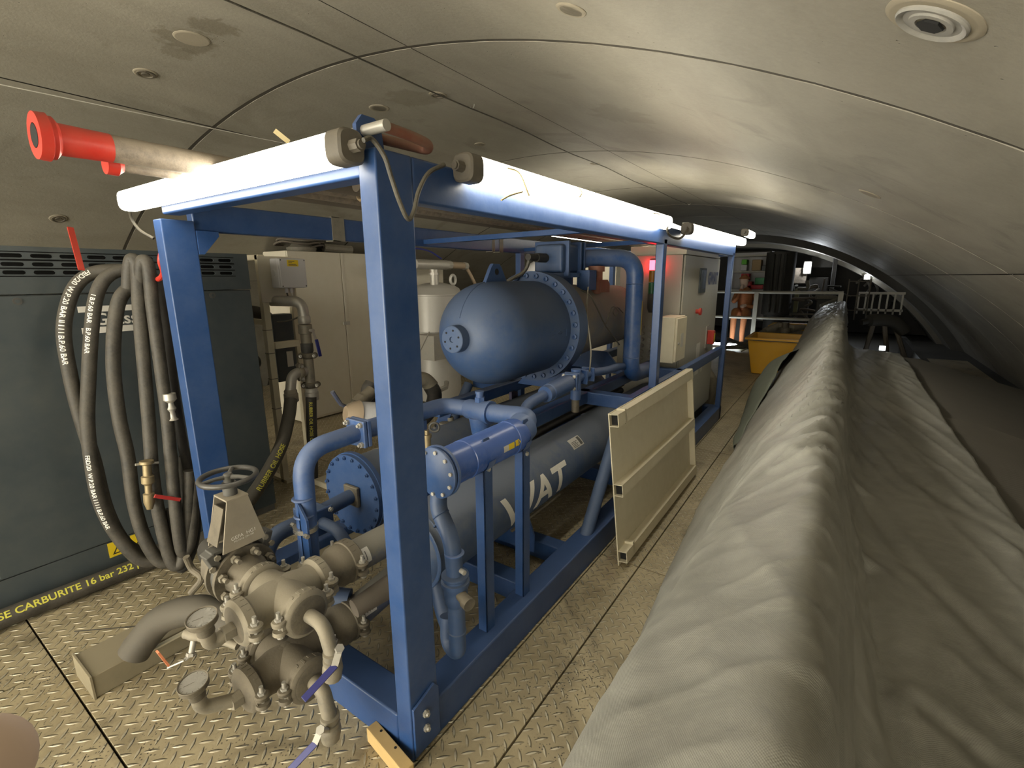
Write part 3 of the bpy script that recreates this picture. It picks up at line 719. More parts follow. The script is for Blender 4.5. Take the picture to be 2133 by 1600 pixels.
for k in range(6):
    a = 2*PI*k/6+.3; bb = B(); bb.cyl((TKX+.05*math.cos(a), 1.9125, TKZ+.05*math.sin(a)), (TKX+.05*math.cos(a), 1.910, TKZ+.05*math.sin(a)), .006, 8); obj('bolt_hole', bb, M_hole, nz_)
b = B(); b.tube([(TKX, 1.965+.29*(1-math.cos(a)), TKZ+(TKR+.0005)*math.sin(a)**.92) for a in [PI/2*k/14 for k in range(3, 15)]], .0035, 6); obj('weld_seam', b, M_bluedusty, t)
b = B(); b.prism([(-.125, -.03), (.125, -.03), (.05, .085), (.03, .105), (-.03, .105), (-.05, .085)], (TKX-.012, 2.31, 1.595), Y, Z, .024); lg = obj('lifting_lug', b, M_blue, t, bevel=.002)
b = B(); b.cyl((TKX+.0115, 2.31, 1.655), (TKX+.0135, 2.31, 1.655), .018, 20); obj('lug_hole', b, M_hole, lg)
# raised embossed marks on the right flank
b = B()
def ontank(dy, dang, r=TKR+.0015): return Vector((TKX+r*math.cos(dang), dy, TKZ+r*math.sin(dang)))
for pts in ([(2.44, .02), (2.50, .03)], [(2.445, -.06), (2.495, -.05)], [(2.45, -.14), (2.48, -.135)], [(2.535, -.03), (2.56, .02), (2.59, -.02), (2.565, -.06), (2.535, -.03)], [(2.615, .02), (2.665, .04)], [(2.64, .04), (2.645, -.12)]):
    obj('embossed_mark', B().tube([ontank(y, a) for y, a in pts], .0022, 5), M_bluedusty, t)
pass
for y in (2.9, 3.75):
    b = B(); b.prism([(-.24, 0), (.24, 0), (.22, .02), (.10, .155), (-.10, .155), (-.22, .02)], (TKX, y, .85), X, Z, -.02); obj('saddle', b, M_blueframe, t)
# valve stack on the tank
t = thing('inlet_valve', 'dark blue flanged valve block standing on the big tank', 'valve', (TKX, 3.1, 1.58))
b = B(); b.cyl((TKX, 3.08, 1.56), (TKX, 3.08, 1.66), .10, 28); b.cyl((TKX, 3.08, 1.62), (TKX, 3.08, 1.65), .15, 28); obj('neck', b, M_blue, t)
obj('body', B().cbox((TKX, 3.05, 1.745), (.22, .26, .19)), M_bluedusty, t, bevel=.02)
for y in (2.98, 3.16, 3.22): obj('flange', B().cbox((TKX, y, 1.745), (.27, .022, .235)), M_blue, t, bevel=.004)
b = B(); b.cyl((TKX-.02, 2.93, 1.75), (TKX-.02, 2.80, 1.75), .03, 16); b.cyl((TKX-.02, 2.80, 1.75), (TKX-.02, 2.70, 1.75), .022, 16); obj('actuator', b, M_black, t)
obj('side_block', B().cbox((TKX+.16, 3.20, 1.60), (.10, .12, .14)), M_blue, t, bevel=.006)
b = B(); b.cyl((TKX+.17, 3.34, 1.60), (TKX+.17, 3.34, 1.66), .05, 6); b.cyl((TKX+.17, 3.34, 1.66), (TKX+.17, 3.34, 1.70), .06, 20); b.cyl((TKX+.17, 3.34, 1.50), (TKX+.17, 3.34, 1.60), .035, 16); obj('relief_valve', b, M_redbrown, t)
b = B(); b.prism([(0, 0), (.22, 0), (.22, .07), (.18, .10), (0, .10)], (TKX+.13, 3.42, 1.50), Y, Z, .02); obj('lug_plate', b, M_redbrown, t)
solo('sensor_cable', B().tube(spline([(TKX-.02, 2.72, 1.74), (TKX-.05, 2.70, 1.66), (TKX-.12, 2.62, 1.60), (TKX-.2, 2.55, 1.53)], 8), .012, 8), M_cable, 'dark cable drooping from the valve block over the tank top', 'cable')
solo('sensor_cable', B().tube(spline([(-1.420,2.975,1.556), (-1.380,2.880,1.398), (-1.320,2.806,1.252), (-1.280,2.749,1.154), (-1.280,2.736,1.032)], 8), .005, 6), M_cablegrey, 'thin grey wire hanging down the tank beside the flange', 'cable')
solo('sensor_cable', B().tube(spline([(-1.460,2.964,1.534), (-1.400,2.958,1.503), (-1.380,3.051,1.404), (-1.380,3.200,1.277), (-1.360,3.417,1.122)], 8), .0055, 6), M_cable, 'dark wire crossing the rear part of the tank', 'cable')
solo('sensor_cable', B().tube(spline([(-1.380,3.518,1.352), (-1.390,3.414,1.401), (-1.380,3.321,1.371), (-1.380,3.378,1.339), (-1.380,3.411,1.376), (-1.390,3.323,1.405), (-1.380,3.198,1.294)], 8), .004, 6), M_cable, 'small looped wire on the rear part of the tank', 'cable')
# big riser pipe
t = thing('riser_pipe', 'thick blue pipe bending from the tank valve down to an elbow', 'pipe', (-1.33, 3.58, .80))
path = fillet([(-1.66, 3.23, 1.745), (-1.56, 3.40, 1.76), (-1.33, 3.60, 1.76), (-1.33, 3.60, .86), (-1.33, 4.02, .84)], [.05, .19, .13], 10)
obj('pipe', B().tube(path, .064, 28), M_bluepipe, t)
for z in (1.565, 1.0): obj('weld_ring', B().lathe((-1.33, 3.60, z), Z, [(0, .064), (.003, .0675), (.006, .064)], 28), M_bluepipe, t)
b = B(); b.lathe((-1.33, 3.60, 1.18), Z, [(0, .0650), (.26, .0650)], 8, up=(1, .25, 0), a0=-.25, a1=.25); obj('tape', b, M_yel, t, label='yellow tape strip')

# ------------------------------------------------------------ two long shell-and-tube cylinders
def vessel(x, z, r, y0, y1, label, plate):
    t = thing('pressure_cylinder', label, 'cylinder', (x, (y0+y1)/2, z-r))
    b = B()
    if plate:
        b.lathe((x, y0, z), Y, [(0, r), (y1-y0, r), (y1-y0+.05, r*.7), (y1-y0+.07, .01)], 48)
    else:
        b.lathe((x, y0, z), Y, [(0, .002), (.01, r*.45), (.03, r*.75), (.06, r*.93), (.10, r), (y1-y0, r), (y1-y0+.07, .01)], 48)
    obj('shell', b, M_cyl, t)
    return t
t = vessel(-1.40, .484, .174, 1.20, 4.3, 'long dusty blue cylinder lettered WAT low along the right side', False)
b = B(); vs, fs = text2d('WAT', .235, .02, .006); xs_ = [p[0] for p in vs]; sc_ = (2.45-1.80)/(max(xs_)-min(xs_)); R_ = .1755
out = []
for x, y in vs:
    a = .52 - (.165-y)/R_*1.0; out.append((-1.40+R_*math.cos(a), 1.71+(x-min(xs_))*sc_, .484+R_*math.sin(a)))
b.add(out, fs); obj('lettering', b, M_whiteprint, t, label='white letters WAT', sharp=180)
vs, fs = text2d('THE WATER PEOPLE', .022, .01); out = [(-1.40+R_*math.cos(-.50+y/R_), 1.86+x*1.2, .484+R_*math.sin(-.50+y/R_)) for x, y in vs]
def patch(b, x0, z0, R_, y0, y1, a0, a1, n=6):
    vs = []; 
    for k in range(n+1):
        a = a0+(a1-a0)*k/n; vs += [(x0+R_*math.cos(a), y0, z0+R_*math.sin(a)), (x0+R_*math.cos(a), y1, z0+R_*math.sin(a))]
    return b.add(vs, [(2*k, 2*k+1, 2*k+3, 2*k+2) for k in range(n)])
pl = obj('data_plate', patch(B(), -1.40, .484, .1758, 2.50, 2.64, .62, 1.02), M_paper, t, label='scuffed paper data label')
b = B(); [patch(b, -1.40, .484, .1765, 2.515+.1*0, 2.515+.07*(1-.2*(k % 2)), .66+k*.05, .68+k*.05, 2) for k in range(5)]; patch(b, -1.40, .484, .1765, 2.60, 2.63, .66, .98); obj('label_print', b, M_graydark, pl)
for y in (1.26, 1.30): obj('weld_ring', B().lathe((-1.40, y, .484), Y, [(0, .174), (.004, .178), (.008, .174)], 48), M_bluedusty, t)
obj('drain_stub', B().tube(fillet([(-1.36, 1.36, .34), (-1.30, 1.34, .20), (-1.26, 1.33, .14)], .05), .036, 20), M_bluedusty, t)
obj('rim_bar', B().bar((-1.245, 1.80, .375), (-1.245, 2.3, .375), .012, .012), M_duststeel, t)
t = vessel(-1.94, .555, .176, 1.43, 4.2, 'long dusty cylinder with a bolted round end plate at left', True)
pl = B(); pl.lathe((-1.94, 1.385, .555), Y, [(0, .001), (0, .208), (.022, .208), (.022, .214), (.045, .214), (.045, .176)], 48); pl = obj('end_plate', pl, M_blue, t)
for k in range(20):
    a = 2*PI*(k+.5)/20; c = Vector((-1.94+.192*math.cos(a), 1.385, .555+.192*math.sin(a)))
    if k == 0: f0 = obj('bolt', B().hexbolt(c, -Y, .011, .010, .006), M_blue, pl); c0 = c
    else: cc = f0.copy(); COL.objects.link(cc); cc.parent = pl; cc.location = c-c0
b = B(); b.lathe((-1.94, 1.60, .555), Y, [(0, .176), (.003, .180), (.010, .180), (.013, .176)], 40); obj('band', b, M_duststeel, t)
# nozzle pipe with square flange off the end plate
t = thing('drain_valve', 'grey blue pipe and square flanged valve on the round end plate', 'valve', (-1.93, 1.2, .40))
NP = Vector((-1.92, 1.385, .560))
b = B(); b.cbox(NP+Vector((0, -.012, 0)), (.105, .02, .105)); obj('square_flange', b, M_duststeel, t, bevel=.006)
obj('pipe', B().tube([NP, NP+Vector((0, -.22, -.015))], .036, 20), M_bluedusty, t)
c = NP+Vector((.0, -.24, -.02)); b = B(); b.cbox(c, (.13, .10, .11)); b.cyl(c-X*.07, c+X*.07, .045, 20); obj('body', b, M_bluedusty, t, bevel=.008)
b = B(); b.cbox(c+X*.075, (.014, .125, .125)); fl = obj('square_flange', b, M_blue, t, bevel=.006)
for i, j in ((1, 1), (1, -1), (-1, 1), (-1, -1)): obj('bolt', B().hexbolt(c+Vector((.082, i*.047, j*.047)), X, .012, .009, .006), M_galv, fl)
obj('outlet_pipe', B().tube(fillet([c+X*.08, c+Vector((.20, .0, 0)), c+Vector((.24, .02, -.09)), c+Vector((.30, .12, -.10))], .05), .026, 18), M_bluedusty, t)
e = fillet([c+Vector((0, -.05, 0)), c+Vector((0, -.19, 0)), c+Vector((.03, -.26, -.10)), c+Vector((.19, -.24, -.16)), c+Vector((.30, -.21, -.16))], [.08, .08, .1], 8)
obj('bend', B().tube(e, .036, 22), M_bluedusty, t)
b = B(); e0 = c+Vector((.32, .14, -.10)); b.hexbolt(e0-Y*.02, Y, .022, .02); b.cyl(e0, e0+Y*.06, .014, 12); b.cyl(e0+Y*.04, e0+Vector((0.02, .04, .05)), .010, 10); b.hexbolt(e0+Y*.06, Y, .020, .02); obj('union', b, M_castlight, t)
# ------------------------------------------------------------ filter canister
CX, CZ = -1.125, .945
t = thing('filter_canister', 'glossy blue filter canister bolted between two slotted uprights', 'filter', (CX, 1.4, .85))
cp = B(); cp.lathe((CX, 1.150, CZ), Y, [(0, .001), (0, .090), (.003, .0945), (.012, .0945)], 44); cp = obj('end_cap', cp, M_blue, t)
obj('gasket', B().lathe((CX, 1.162, CZ), Y, [(0, .086), (.009, .086)], 40), M_black, t)
obj('flange', B().lathe((CX, 1.171, CZ), Y, [(0, .07), (0, .096), (.012, .096), (.016, .090), (.016, .07)], 44), M_bluepipe, t)
for k in range(10):
    a = 2*PI*(k+.3)/10; c = Vector((CX+.080*math.cos(a), 1.150, CZ+.080*math.sin(a)))
    if k == 0: f0 = obj('bolt', B().hexbolt(c, -Y, .0075, .007), M_galv, cp); c0 = c
    else: cc = f0.copy(); COL.objects.link(cc); cc.parent = cp; cc.location = c-c0
obj('barrel', B().lathe((CX, 1.186, CZ), Y, [(0, .075), (.11, .075), (.112, .073), (.118, .073), (.12, .0765), (.175, .0765), (.177, .075), (.40, .075), (.402, .073), (.408, .073), (.41, .0765), (.46, .0765), (.50, .068), (.53, .045)], 44), M_bluegloss, t)
for y in (1.37, 1.635): obj('saddle_strap', B().lathe((CX, y, CZ), Y, [(0, .0785), (.045, .0785)], 30, a0=-1.35 if False else .2, a1=1.75, up=(1, 0, 0)), M_bluepipe, t)
ar = B(); patch(ar, CX, CZ, .0756, 1.47, 1.505, -.12, .22); ar = obj('marker_label', ar, M_paper, t)
ar = B(); patch(ar, CX, CZ, .0757, 1.505, 1.545, -.12, .22); patch(ar, CX, CZ, .0757, 1.553, 1.575, -.10, .24)
ar.add([(CX+.0757*math.cos(a), y, CZ+.0757*math.sin(a)) for y, a in ((1.575, -.16), (1.575, .28), (1.592, .06))], [(0, 1, 2)]); obj('flow_arrow', ar, M_yel, t, label='yellow flow arrow')
obj('bracket_pad', B().box((CX+.06, 1.38, .90), (FX1-.055, 1.425, .975)), M_blue, t, bevel=.002); obj('bracket_pad', B().box((CX+.045, 1.66, .90), (FX1-.055, 1.70, .975)), M_blue, t, bevel=.002)
# ------------------------------------------------------------ cooling pipe: canister top -> tee -> left elbow -> down
t = thing('cooling_pipe', 'blue pipe running from the filter canister round to the left elbow', 'pipe', (-1.6, 1.4, .5))
path = fillet([(CX, 1.66, CZ), (CX, 1.80, .99), (-1.36, 1.80, .975)], .10, 8)
obj('pipe', B().tube(path, [.068]*2+[.045]*(len(path)-2), 24), M_bluepipe, t)
obj('tee', B().lathe((-1.36, 1.80, .975), -X, [(0, .03), (0, .058), (.02, .058), (.02, .052), (.14, .05), (.16, .042)], 26), M_bluepipe, t)
b = B(); b.cyl((-1.43, 1.80, 1.0), (-1.43, 1.80, 1.045), .026, 6); b.cyl((-1.43, 1.80, 1.045), (-1.43, 1.80, 1.065), .019, 14); b.cyl((-1.43, 1.80, 1.065), (-1.43, 1.80, 1.075), .022, 14); obj('plug', b, M_bluepipe, t)
b = B(); b.tube([(-1.44, 1.80, .95), (-1.44, 1.82, .86)], .05, 20); obj('drop_leg', b, M_bluepipe, t)
path = fillet([(-1.50, 1.80, .975), (-1.63, 1.76, .985), (-1.625, 1.20, .99)], .13, 8)
obj('pipe', B().tube(path, .040, 24), M_bluepipe, t)
b = B(); b.tube([(-1.60, 1.47, .99), (-1.55, 1.44, 1.06)], .026, 18); b.lathe((-1.552, 1.442, 1.055), (.5, -.3, .7), [(0, .026), (.0, .030), (.016, .030), (.016, .017), (.006, .015)], 18); obj('open_stub', b, M_bluepipe, t)
obj('clamp_ring', B().lathe((-1.625, 1.52, .988), Y, [(0, .042), (0, .049), (.014, .049), (.014, .042)], 24), M_chrome, t)
for y in (1.20, 1.222):
    b = B(); b.cbox((-1.62, y+.009, .99), (.115, .019, .115)); f = obj('square_flange', b, M_bluepipe, t, bevel=.005)
for i, j in ((1, 1), (1, -1), (-1, 1), (-1, -1)): obj('bolt', B().hexbolt((-1.62+i*.042, 1.20, .99+j*.042), -Y, .012, .012, .010), M_galv, t)
path = fillet([(-1.62, 1.20, .99), (-1.62, .955, .985), (-1.615, .935, .44)], .11, 10)
obj('pipe', B().tube(path, .0375, 24), M_bluepipe, t)
for z, r_ in ((.80, .0405), (.73, .0395), (.545, .0395)): obj('weld_ring', B().lathe((-1.616, .937, z), Z, [(0, .037), (.004, r_), (.009, .037)], 24), M_bluepipe, t)
b = B(); b.lathe((-1.616, .937, .672), Z, [(0, .040), (0, .046), (.018, .046), (.018, .040)], 26); b.hexbolt((-1.565, .90, .681), X, .009, .02); b.hexbolt((-1.665, .92, .681), -X, .009, .02); obj('clamp_ring', b, M_chrome, t)
obj('foot_bend', B().tube(fillet([(-1.615, .936, .46), (-1.615, .94, .38), (-1.50, 1.02, .36)], .06), .042, 22), M_bluedusty, t)
obj('support_leg', B().box((-1.655, 1.56, .155), (-1.60, 1.60, .95)), M_blueframe, t, bevel=.003)
# drain column under the canister
t = thing('drain_column', 'grey blue drain pipe with a ball valve hanging under the canister', 'pipe', (-1.06, 1.15, .2))
path = fillet([(-1.135, 1.18, .865), (-1.135, 1.17, .80), (-1.055, 1.15, .71), (-1.045, 1.15, .56)], .05, 8)
obj('pipe', B().tube(path, .031, 22), M_bluedusty, t)
for z in (.775, .745): obj('weld_ring', B().lathe(Vector((-1.118, 1.165, z+.008)), (.7, -.1, -.72), [(0, .031), (.003, .0335), (.006, .031)], 22), M_bluedusty, t)
obj('collar', B().lathe((-1.045, 1.15, .655), Z, [(0, .031), (.002, .036), (.006, .036), (.008, .031)], 24), M_bluepipe, t)
b = B(); b.lathe((-1.045, 1.15, .45), Z, [(0, .032), (.01, .040), (.05, .044), (.07, .044), (.085, .052), (.10, .052), (.104, .044), (.112, .044), (.118, .050), (.124, .050), (.128, .033)], 28); vb = obj('valve_body', b, M_bluedusty, t)
b = B(); b.cyl((-1.02, 1.14, .515), (-.975, 1.125, .505), .020, 16); b.cyl((-.98, 1.127, .505), (-.955, 1.12, .503), .024, 16); obj('valve_stem', b, M_duststeel, vb)
obj('screw', B().cyl((-1.02, 1.15, .60), (-.995, 1.145, .60), .009, 12), M_galv, vb)
obj('lower_pipe', B().tube(fillet([(-1.045, 1.15, .46), (-1.045, 1.15, .24), (-1.11, 1.17, .24), (-1.125, 1.19, .34)], .055, 8), .032, 22), M_bluedusty, t)
obj('weld_ring', B().lathe((-1.045, 1.15, .335), Z, [(0, .032), (.003, .035), (.006, .032)], 22), M_bluedusty, t)
# strainer and flanged pipe in front of the tank
t = thing('strainer_pipe', 'blue pipe with a fat strainer barrel below the big tank', 'pipe', (-1.3, 2.4, .8))
P_ = [(-1.320,2.026,0.922), (-1.320,2.082,0.962), (-1.310,2.195,0.982), (-1.300,2.349,1.002)]
obj('pipe', B().tube(spline(P_, 8), .030, 20), M_bluepipe, t)
a = Vector((-1.300,2.214,0.990)); c = Vector((-1.300,2.489,1.007)); b = B(); L = (c-a).length
obj('barrel', b.lathe(a, c-a, [(0, .03), (0, .046), (.04, .046), (.045, .050), (L-.01, .050), (L, .046), (L, .02)], 28), M_bluepipe, t)
for px in (0, 1):
    o_ = c + (c-a).normalized()*(.02+.03*px); fl = obj('square_flange', B().cbox(o_, (.10, .018, .10)), M_bluepipe, t, bevel=.005)
    if px == 0:
        for i, j in ((1, 1), (1, -1), (-1, 1), (-1, -1)): obj('bolt', B().hexbolt(o_+Vector((i*.036, -.009, j*.036)), -Y, .011, .010), M_galv, fl)
v0 = c + (c-a).normalized()*.10; obj('standpipe', B().tube([v0+Z*.06, v0-Z*.13], .032, 18), M_bluepipe, t); obj('plug', B().cyl(v0-Z*.13, v0-Z*.21, .024, 12), M_duststeel, t)
for d in (.05, .15): obj('square_flange', B().cbox(v0+Y*(d+.02)+Z*.0, (.09, .016, .09)), M_bluepipe, t, bevel=.004)
obj('pipe', B().tube(spline([v0, v0+Y*.22, (-1.330,3.111,0.975), (-1.360,3.436,0.949), (-1.400,3.769,0.893)], 8), .028, 18), M_bluepipe, t)
# bundle of dark lines lying between the cylinders
for i, (x, z, r_, mt) in enumerate(((-1.60, .60, .030, M_black), (-1.66, .66, .026, M_pipebrown), (-1.585, .665, .022, M_pipebrown), (-1.70, .585, .028, M_black))):
    solo('insulated_line', B().tube([(x, 1.9+.1*i, z), (x+.01, 3.0, z+.01), (x, 4.1, z)], r_, 12), mt, ['thick black line lowest between the two long cylinders', 'brown line topmost between the two long cylinders', 'thin brown line nearest the lettered cylinder', 'black line nearest the end plate cylinder'][i], 'pipe', 'lines between the long cylinders')

# ------------------------------------------------------------ grooved pipe manifold at the front
def coupling(parent, c, axis, r, ear, mat=None, w=.048):
    # split coupling: ribbed housing, two bolt ears along 'ear', two vertical-ish studs
    c = Vector(c); a = Vector(axis).normalized(); e = Vector(ear).normalized(); u = a.cross(e)
    mat = mat or M_castlight; b = B()
    b.lathe(c-a*w/2, a, [(0, r*.99), (.002, r*1.10), (.010, r*1.24), (w-.010, r*1.24), (w-.002, r*1.10), (w, r*.99)], 36)
    for s in (-1, 1):
        ec = c+e*(s*r*1.36)
        for k in (-1, 1):
            b.lathe(ec+u*(k*.020), u*k, [(-.012, .021), (.0, .023), (.004, .019)], 14)
        b.add(*(lambda q: (q.v, q.f))(B().bar(c+e*(s*r*1.0), ec, w*.72, .022, up=u)))
    cp = obj('coupling', b, mat, parent, bevel=0)
    for s in (-1, 1):
        ec = c+e*(s*r*1.36); bb = B(); up = u if u.z > 0 else -u
        bb.cyl(ec-up*.030, ec+up*.030, .006, 8); bb.cyl(ec+up*.022, ec+up*.032, .0125, 6); bb.cyl(ec+up*.030, ec+up*.052, .0065, 10); bb.cyl(ec-up*.036, ec-up*.022, .0115, 10)
        obj('bolt', bb, M_galv, cp)
    bb = B()
    for k in range(5):     # cast lettering ribs
        ang = .9+k*.28; p = c + (e*math.cos(ang)+ (u if u.z > 0 else -u)*math.sin(ang))*(r*1.243)
        n_ = (p-c).normalized(); tt = a; bb.add(*(lambda q: (q.v, q.f))(B().bar(p-tt*.011, p+tt*(.011 if k % 2 else .002), .006, .003, up=n_)))
    obj('cast_mark', bb, mat, cp)
    return cp
CU = Vector((-1.455, .733, .565)); CL = Vector((-1.475, .733, .30)); PR = .062
for nm, C_, lab, mt in (('pipe_cross', CU, 'upper cast pipe cross with four bolted couplings in front of the frame', M_castlight), ('pipe_cross', CL, 'lower dusty pipe cross directly beneath the upper one', M_duststeel)):
    t = thing(nm, lab, 'pipe fitting', tuple(C_-Z*.09), 'stacked pipe crosses')
    b = B(); pr_ = [(-.135, PR), (-.085, PR), (-.05, PR*1.12), (0, PR*1.2), (.05, PR*1.12), (.085, PR), (.135, PR)]
    b.lathe(C_, Y, pr_, 36); b.lathe(C_, X, pr_, 36)
    obj('body', b, mt, t)
    m2 = M_castlight if C_ is CU else M_duststeel
    coupling(t, C_+Y*.135, Y, PR, X, m2); cpl = coupling(t, C_-Y*.135, -Y, PR, X, m2)
    coupling(t, C_+X*.128, X, PR, Y, m2); coupling(t, C_-X*.128, -X, PR, Y, m2)
    obj('blank_cap', B().lathe(C_-Y*.15, -Y, [(0, PR), (.008, PR), (.012, PR*.85), (.012, .01)], 30), M_duststeel, t)
    obj('blank_cap', B().lathe(C_+X*.14, X, [(0, PR), (.012, PR), (.016, PR*.85), (.016, .01)], 30), M_duststeel, t)
# two pipes going back under the frame to the cylinders
for i, (C_, lab) in enumerate(((CU, 'upper dusty feed pipe with white label running under the near post'), (CL, 'lower dusty feed pipe with white label close to the floor'))):
    t = thing('feed_pipe', lab, 'pipe', tuple(C_+Y*.3-Z*.08), 'feed pipes behind the crosses')
    z = C_.z; p0 = C_+Y*.158; 
    obj('reducer', B().lathe(p0, Y, [(0, .062), (.03, .066), (.05, .078), (.085, .078), (.09, .066)], 32), M_duststeel, t)
    end = Vector((-1.45 if i == 0 else -1.46, 1.26, z-.005 if i == 0 else .36))
    obj('pipe', B().tube([p0+Y*.08, (end+p0)*.5+Vector((0, .05, 0)), end], .064, 32), paint('blue grey dusty pipe %d' % i, (.04, .07, .16), .55, .8, (.26, .24, .19), scale=5), t)
    coupling(t, p0+Y*.105, Y, .066, X, M_duststeel, .055)
    b = B(); xx = (p0+end)/2; patch(b, C_.x+.012, xx.z if i == 0 else .325, .0655, .995+.02*i, 1.05+.02*i, .05, .95); lb = obj('sticker', b, M_paper, t, label='white printed sticker')
    b = B(); [patch(b, C_.x+.0125, xx.z if i == 0 else .325, .0655, 1.005+k*.012+.02*i, 1.009+k*.012+.02*i, .2, .75, 3) for k in range(3)]; obj('print', b, M_graydark, lb)
solo('rubber_pad', B().tube([(-1.36, .94, .43), (-1.33, 1.10, .45), (-1.30, 1.22, .44)], [.035, .045, .03], 12), M_pipebrown, 'dark rubber piece squeezed between the two feed pipes', 'rubber pad')
# ball valves with elbows on the right arms
def ball_valve(label, pts, r, hpts, hmat, cat='valve', brass=None, group='ball valves on the manifold'):
    p = [Vector(q) for q in pts]
    t = thing('ball_valve', label, cat, tuple(p[-1]), group)
    obj('elbow', B().tube(fillet(p[:-1], r*2.0, 8), r, 20), M_castlight, t)
    a = (p[-1]-p[-2]); ax = a.normalized(); q = p[-2]
    obj('union_nut', B().lathe(q, ax, [(-.012, r), (-.010, r*1.28), (.004, r*1.28), (.006, r*1.12), (.014, r*1.12), (.016, r*1.30), (.030, r*1.30), (.033, r)], 20), M_castlight, t)
    obj('body', B().lathe(q+ax*.03, ax, [(0, r*1.05), (.008, r*1.35), (.030, r*1.45), (.045, r*1.3), (.060, r*1.25), (.062, r*.7)], 12), M_castlight if not brass else M_brass, t)
    h = [Vector(k) for k in hpts]; hb = h[0]
    b = B(); b.cyl(q+ax*.055, hb, .009, 12); b.cyl(hb-(hb-q-ax*.055).normalized()*.004, hb+(hb-q-ax*.055).normalized()*.006, .014, 6); obj('stem', b, M_galv, t)
    n_ = (hb-q-ax*.055).normalized(); b = B(); k_ = h[1]+(h[2]-h[1]).normalized()*0
    b.bar(h[0], h[1], .020, .003, up=n_); hd = obj('lever', b, M_galv, t)
    b = B(); b.bar(h[1]+(h[1]-h[2]).normalized()*.004, h[2], .021, .006, up=n_); obj('lever_grip', b, hmat, t, bevel=.002)
    return t
e0 = CU+X*.155
ball_valve('blue handled ball valve on the elbow of the upper cross', [e0, e0+Vector((.075, -.0, .0)), e0+Vector((.105, 0, -.095)), e0+Vector((.10, 0, -.15))], .022, [(-1.135,0.722,0.528), (-1.140,0.703,0.478), (-1.150,0.602,0.437)], M_bluehandle)
e0 = CL+X*.155
ball_valve('blue handled ball valve on the elbow of the lower cross', [e0, e0+Vector((.05, -.0, -.005)), e0+Vector((.075, 0, -.10)), e0+Vector((.07, 0, -.155))], .024, [(-1.200,0.671,0.236), (-1.210,0.652,0.193), (-1.240,0.580,0.143)], M_bluehandle)
ball_valve('small ball valve with orange tipped handle left of the pipe crosses', [CU+Vector((-.03, -.145, -.10)), CU+Vector((-.08, -.165, -.09)), CU+Vector((-.12, -.19, -.08)), CU+Vector((-.17, -.21, -.08))], .013, [(-1.620,0.502,0.431), (-1.620,0.483,0.422), (-1.660,0.450,0.400)], M_galv)
solo('handle_tip', B().bar((-1.660,0.428,0.474), (-1.660,0.450,0.403), .018, .006), paint('orange vinyl', (.75, .25, .12), .4, .1), 'orange plastic tip of the small chrome handle at lower left', 'handle')
# gauges
def gauge(label, c, base, r=.041):
    c = Vector(c); base = Vector(base); t = thing('pressure_gauge', label, 'gauge', tuple(base), 'dial gauges on the manifold')
    ax = Vector((.10, -.12, 1)).normalized()
    obj('case', B().lathe(c-ax*.016, ax, [(0, r*.7), (.0, r*.93), (.004, r), (.018, r), (.021, r*1.03), (.023, r*1.0), (.0215, r*.93), (.0185, r*.92)], 36), M_duststeel, t)
    dl = obj('dial', B().lathe(c+ax*.0030, ax, [(0, .001), (0, r*.925)], 36), M_paper, t)
    a_, v, w_ = frame(ax); b = B()
    for k in range(11):
        an = -.75*PI+1.5*PI*k/10; d = v*math.cos(an)+w_*math.sin(an); b.bar(c+ax*.0036+d*r*.72, c+ax*.0036+d*r*.85, .0013, .0002, up=ax)
    d = v*math.cos(-1.9)+w_*math.sin(-1.9); b.bar(c+ax*.0038-d*r*.1, c+ax*.0038+d*r*.6, .0018, .0003, up=ax); obj('dial_marks', b, M_cablegrey, dl)
    obj('neck', B().tube([c-ax*.014, c-ax*.055], .024, 16), M_duststeel, t)
    obj('elbow', B().tube(fillet([c-ax*.05, c-ax*.11, base], .04, 6), .021, 16), M_castlight, t)
    obj('hex_bushing', B().cyl(base-(base-Vector((base.x, base.y-.02, base.z))), base+Vector((0, .012, 0)), .026, 6), M_castlight, t)
gauge('upper dusty dial gauge facing up, left of the pipe crosses', (-1.450,0.491,0.647), CU+Vector((0, -.175, -.01)))
gauge('lower dusty dial gauge facing up, nearest the camera', (-1.490,0.454,0.427), CL+Vector((0, -.175, -.01)))
# ------------------------------------------------------------ gate valve with hand wheel
G0 = CU-X*.155
t = thing('gate_valve', 'flanged gate valve with black hand wheel at the front left', 'valve', (-1.72, .74, .44))
obj('spool', B().lathe(G0, -X, [(0, PR), (.02, PR), (.05, .072), (.075, .078)], 36), M_duststeel, t)
FXc = G0.x-.075
b = B(); b.lathe((FXc, .733, .565), -X, [(0, .07), (0, .112), (.016, .112), (.016, .07)], 44); f1 = obj('flange', b, M_duststeel, t)
b = B(); b.lathe((FXc-.062, .733, .565), -X, [(0, .07), (0, .112), (.016, .112), (.016, .06)], 44); f2 = obj('flange', b, M_duststeel, t)
for k in range(8):
    a = 2*PI*(k+.5)/8; c = Vector((FXc+.022, .733+.090*math.cos(a), .565+.090*math.sin(a)))
    bb = B(); bb.cyl(c-X*.115, c, .008, 10); bb.cyl(c-X*.022, c-X*.006, .015, 6); bb.cyl(c+X*.0, c+X*.016, .0085, 10); bb.cyl(c-X*.106, c-X*.092, .015, 6)
    if k == 0: f0 = obj('stud', bb, M_castlight, f1); c0 = c
    else: cc = f0.copy(); COL.objects.link(cc); cc.parent = f1; cc.location = c-c0
b = B(); b.lathe((FXc-.017, .733, .565), -X, [(0, .098), (.044, .098)], 40); obj('body', b, M_graydark, t)
BX = FXc-.038
b = B(); b.cbox((BX, .733, .690), (.05, .20, .016)); 
for s in (-1, 1): b.cbox((BX, .733+s*.092, .655), (.055, .030, .075), rx=-s*.35)
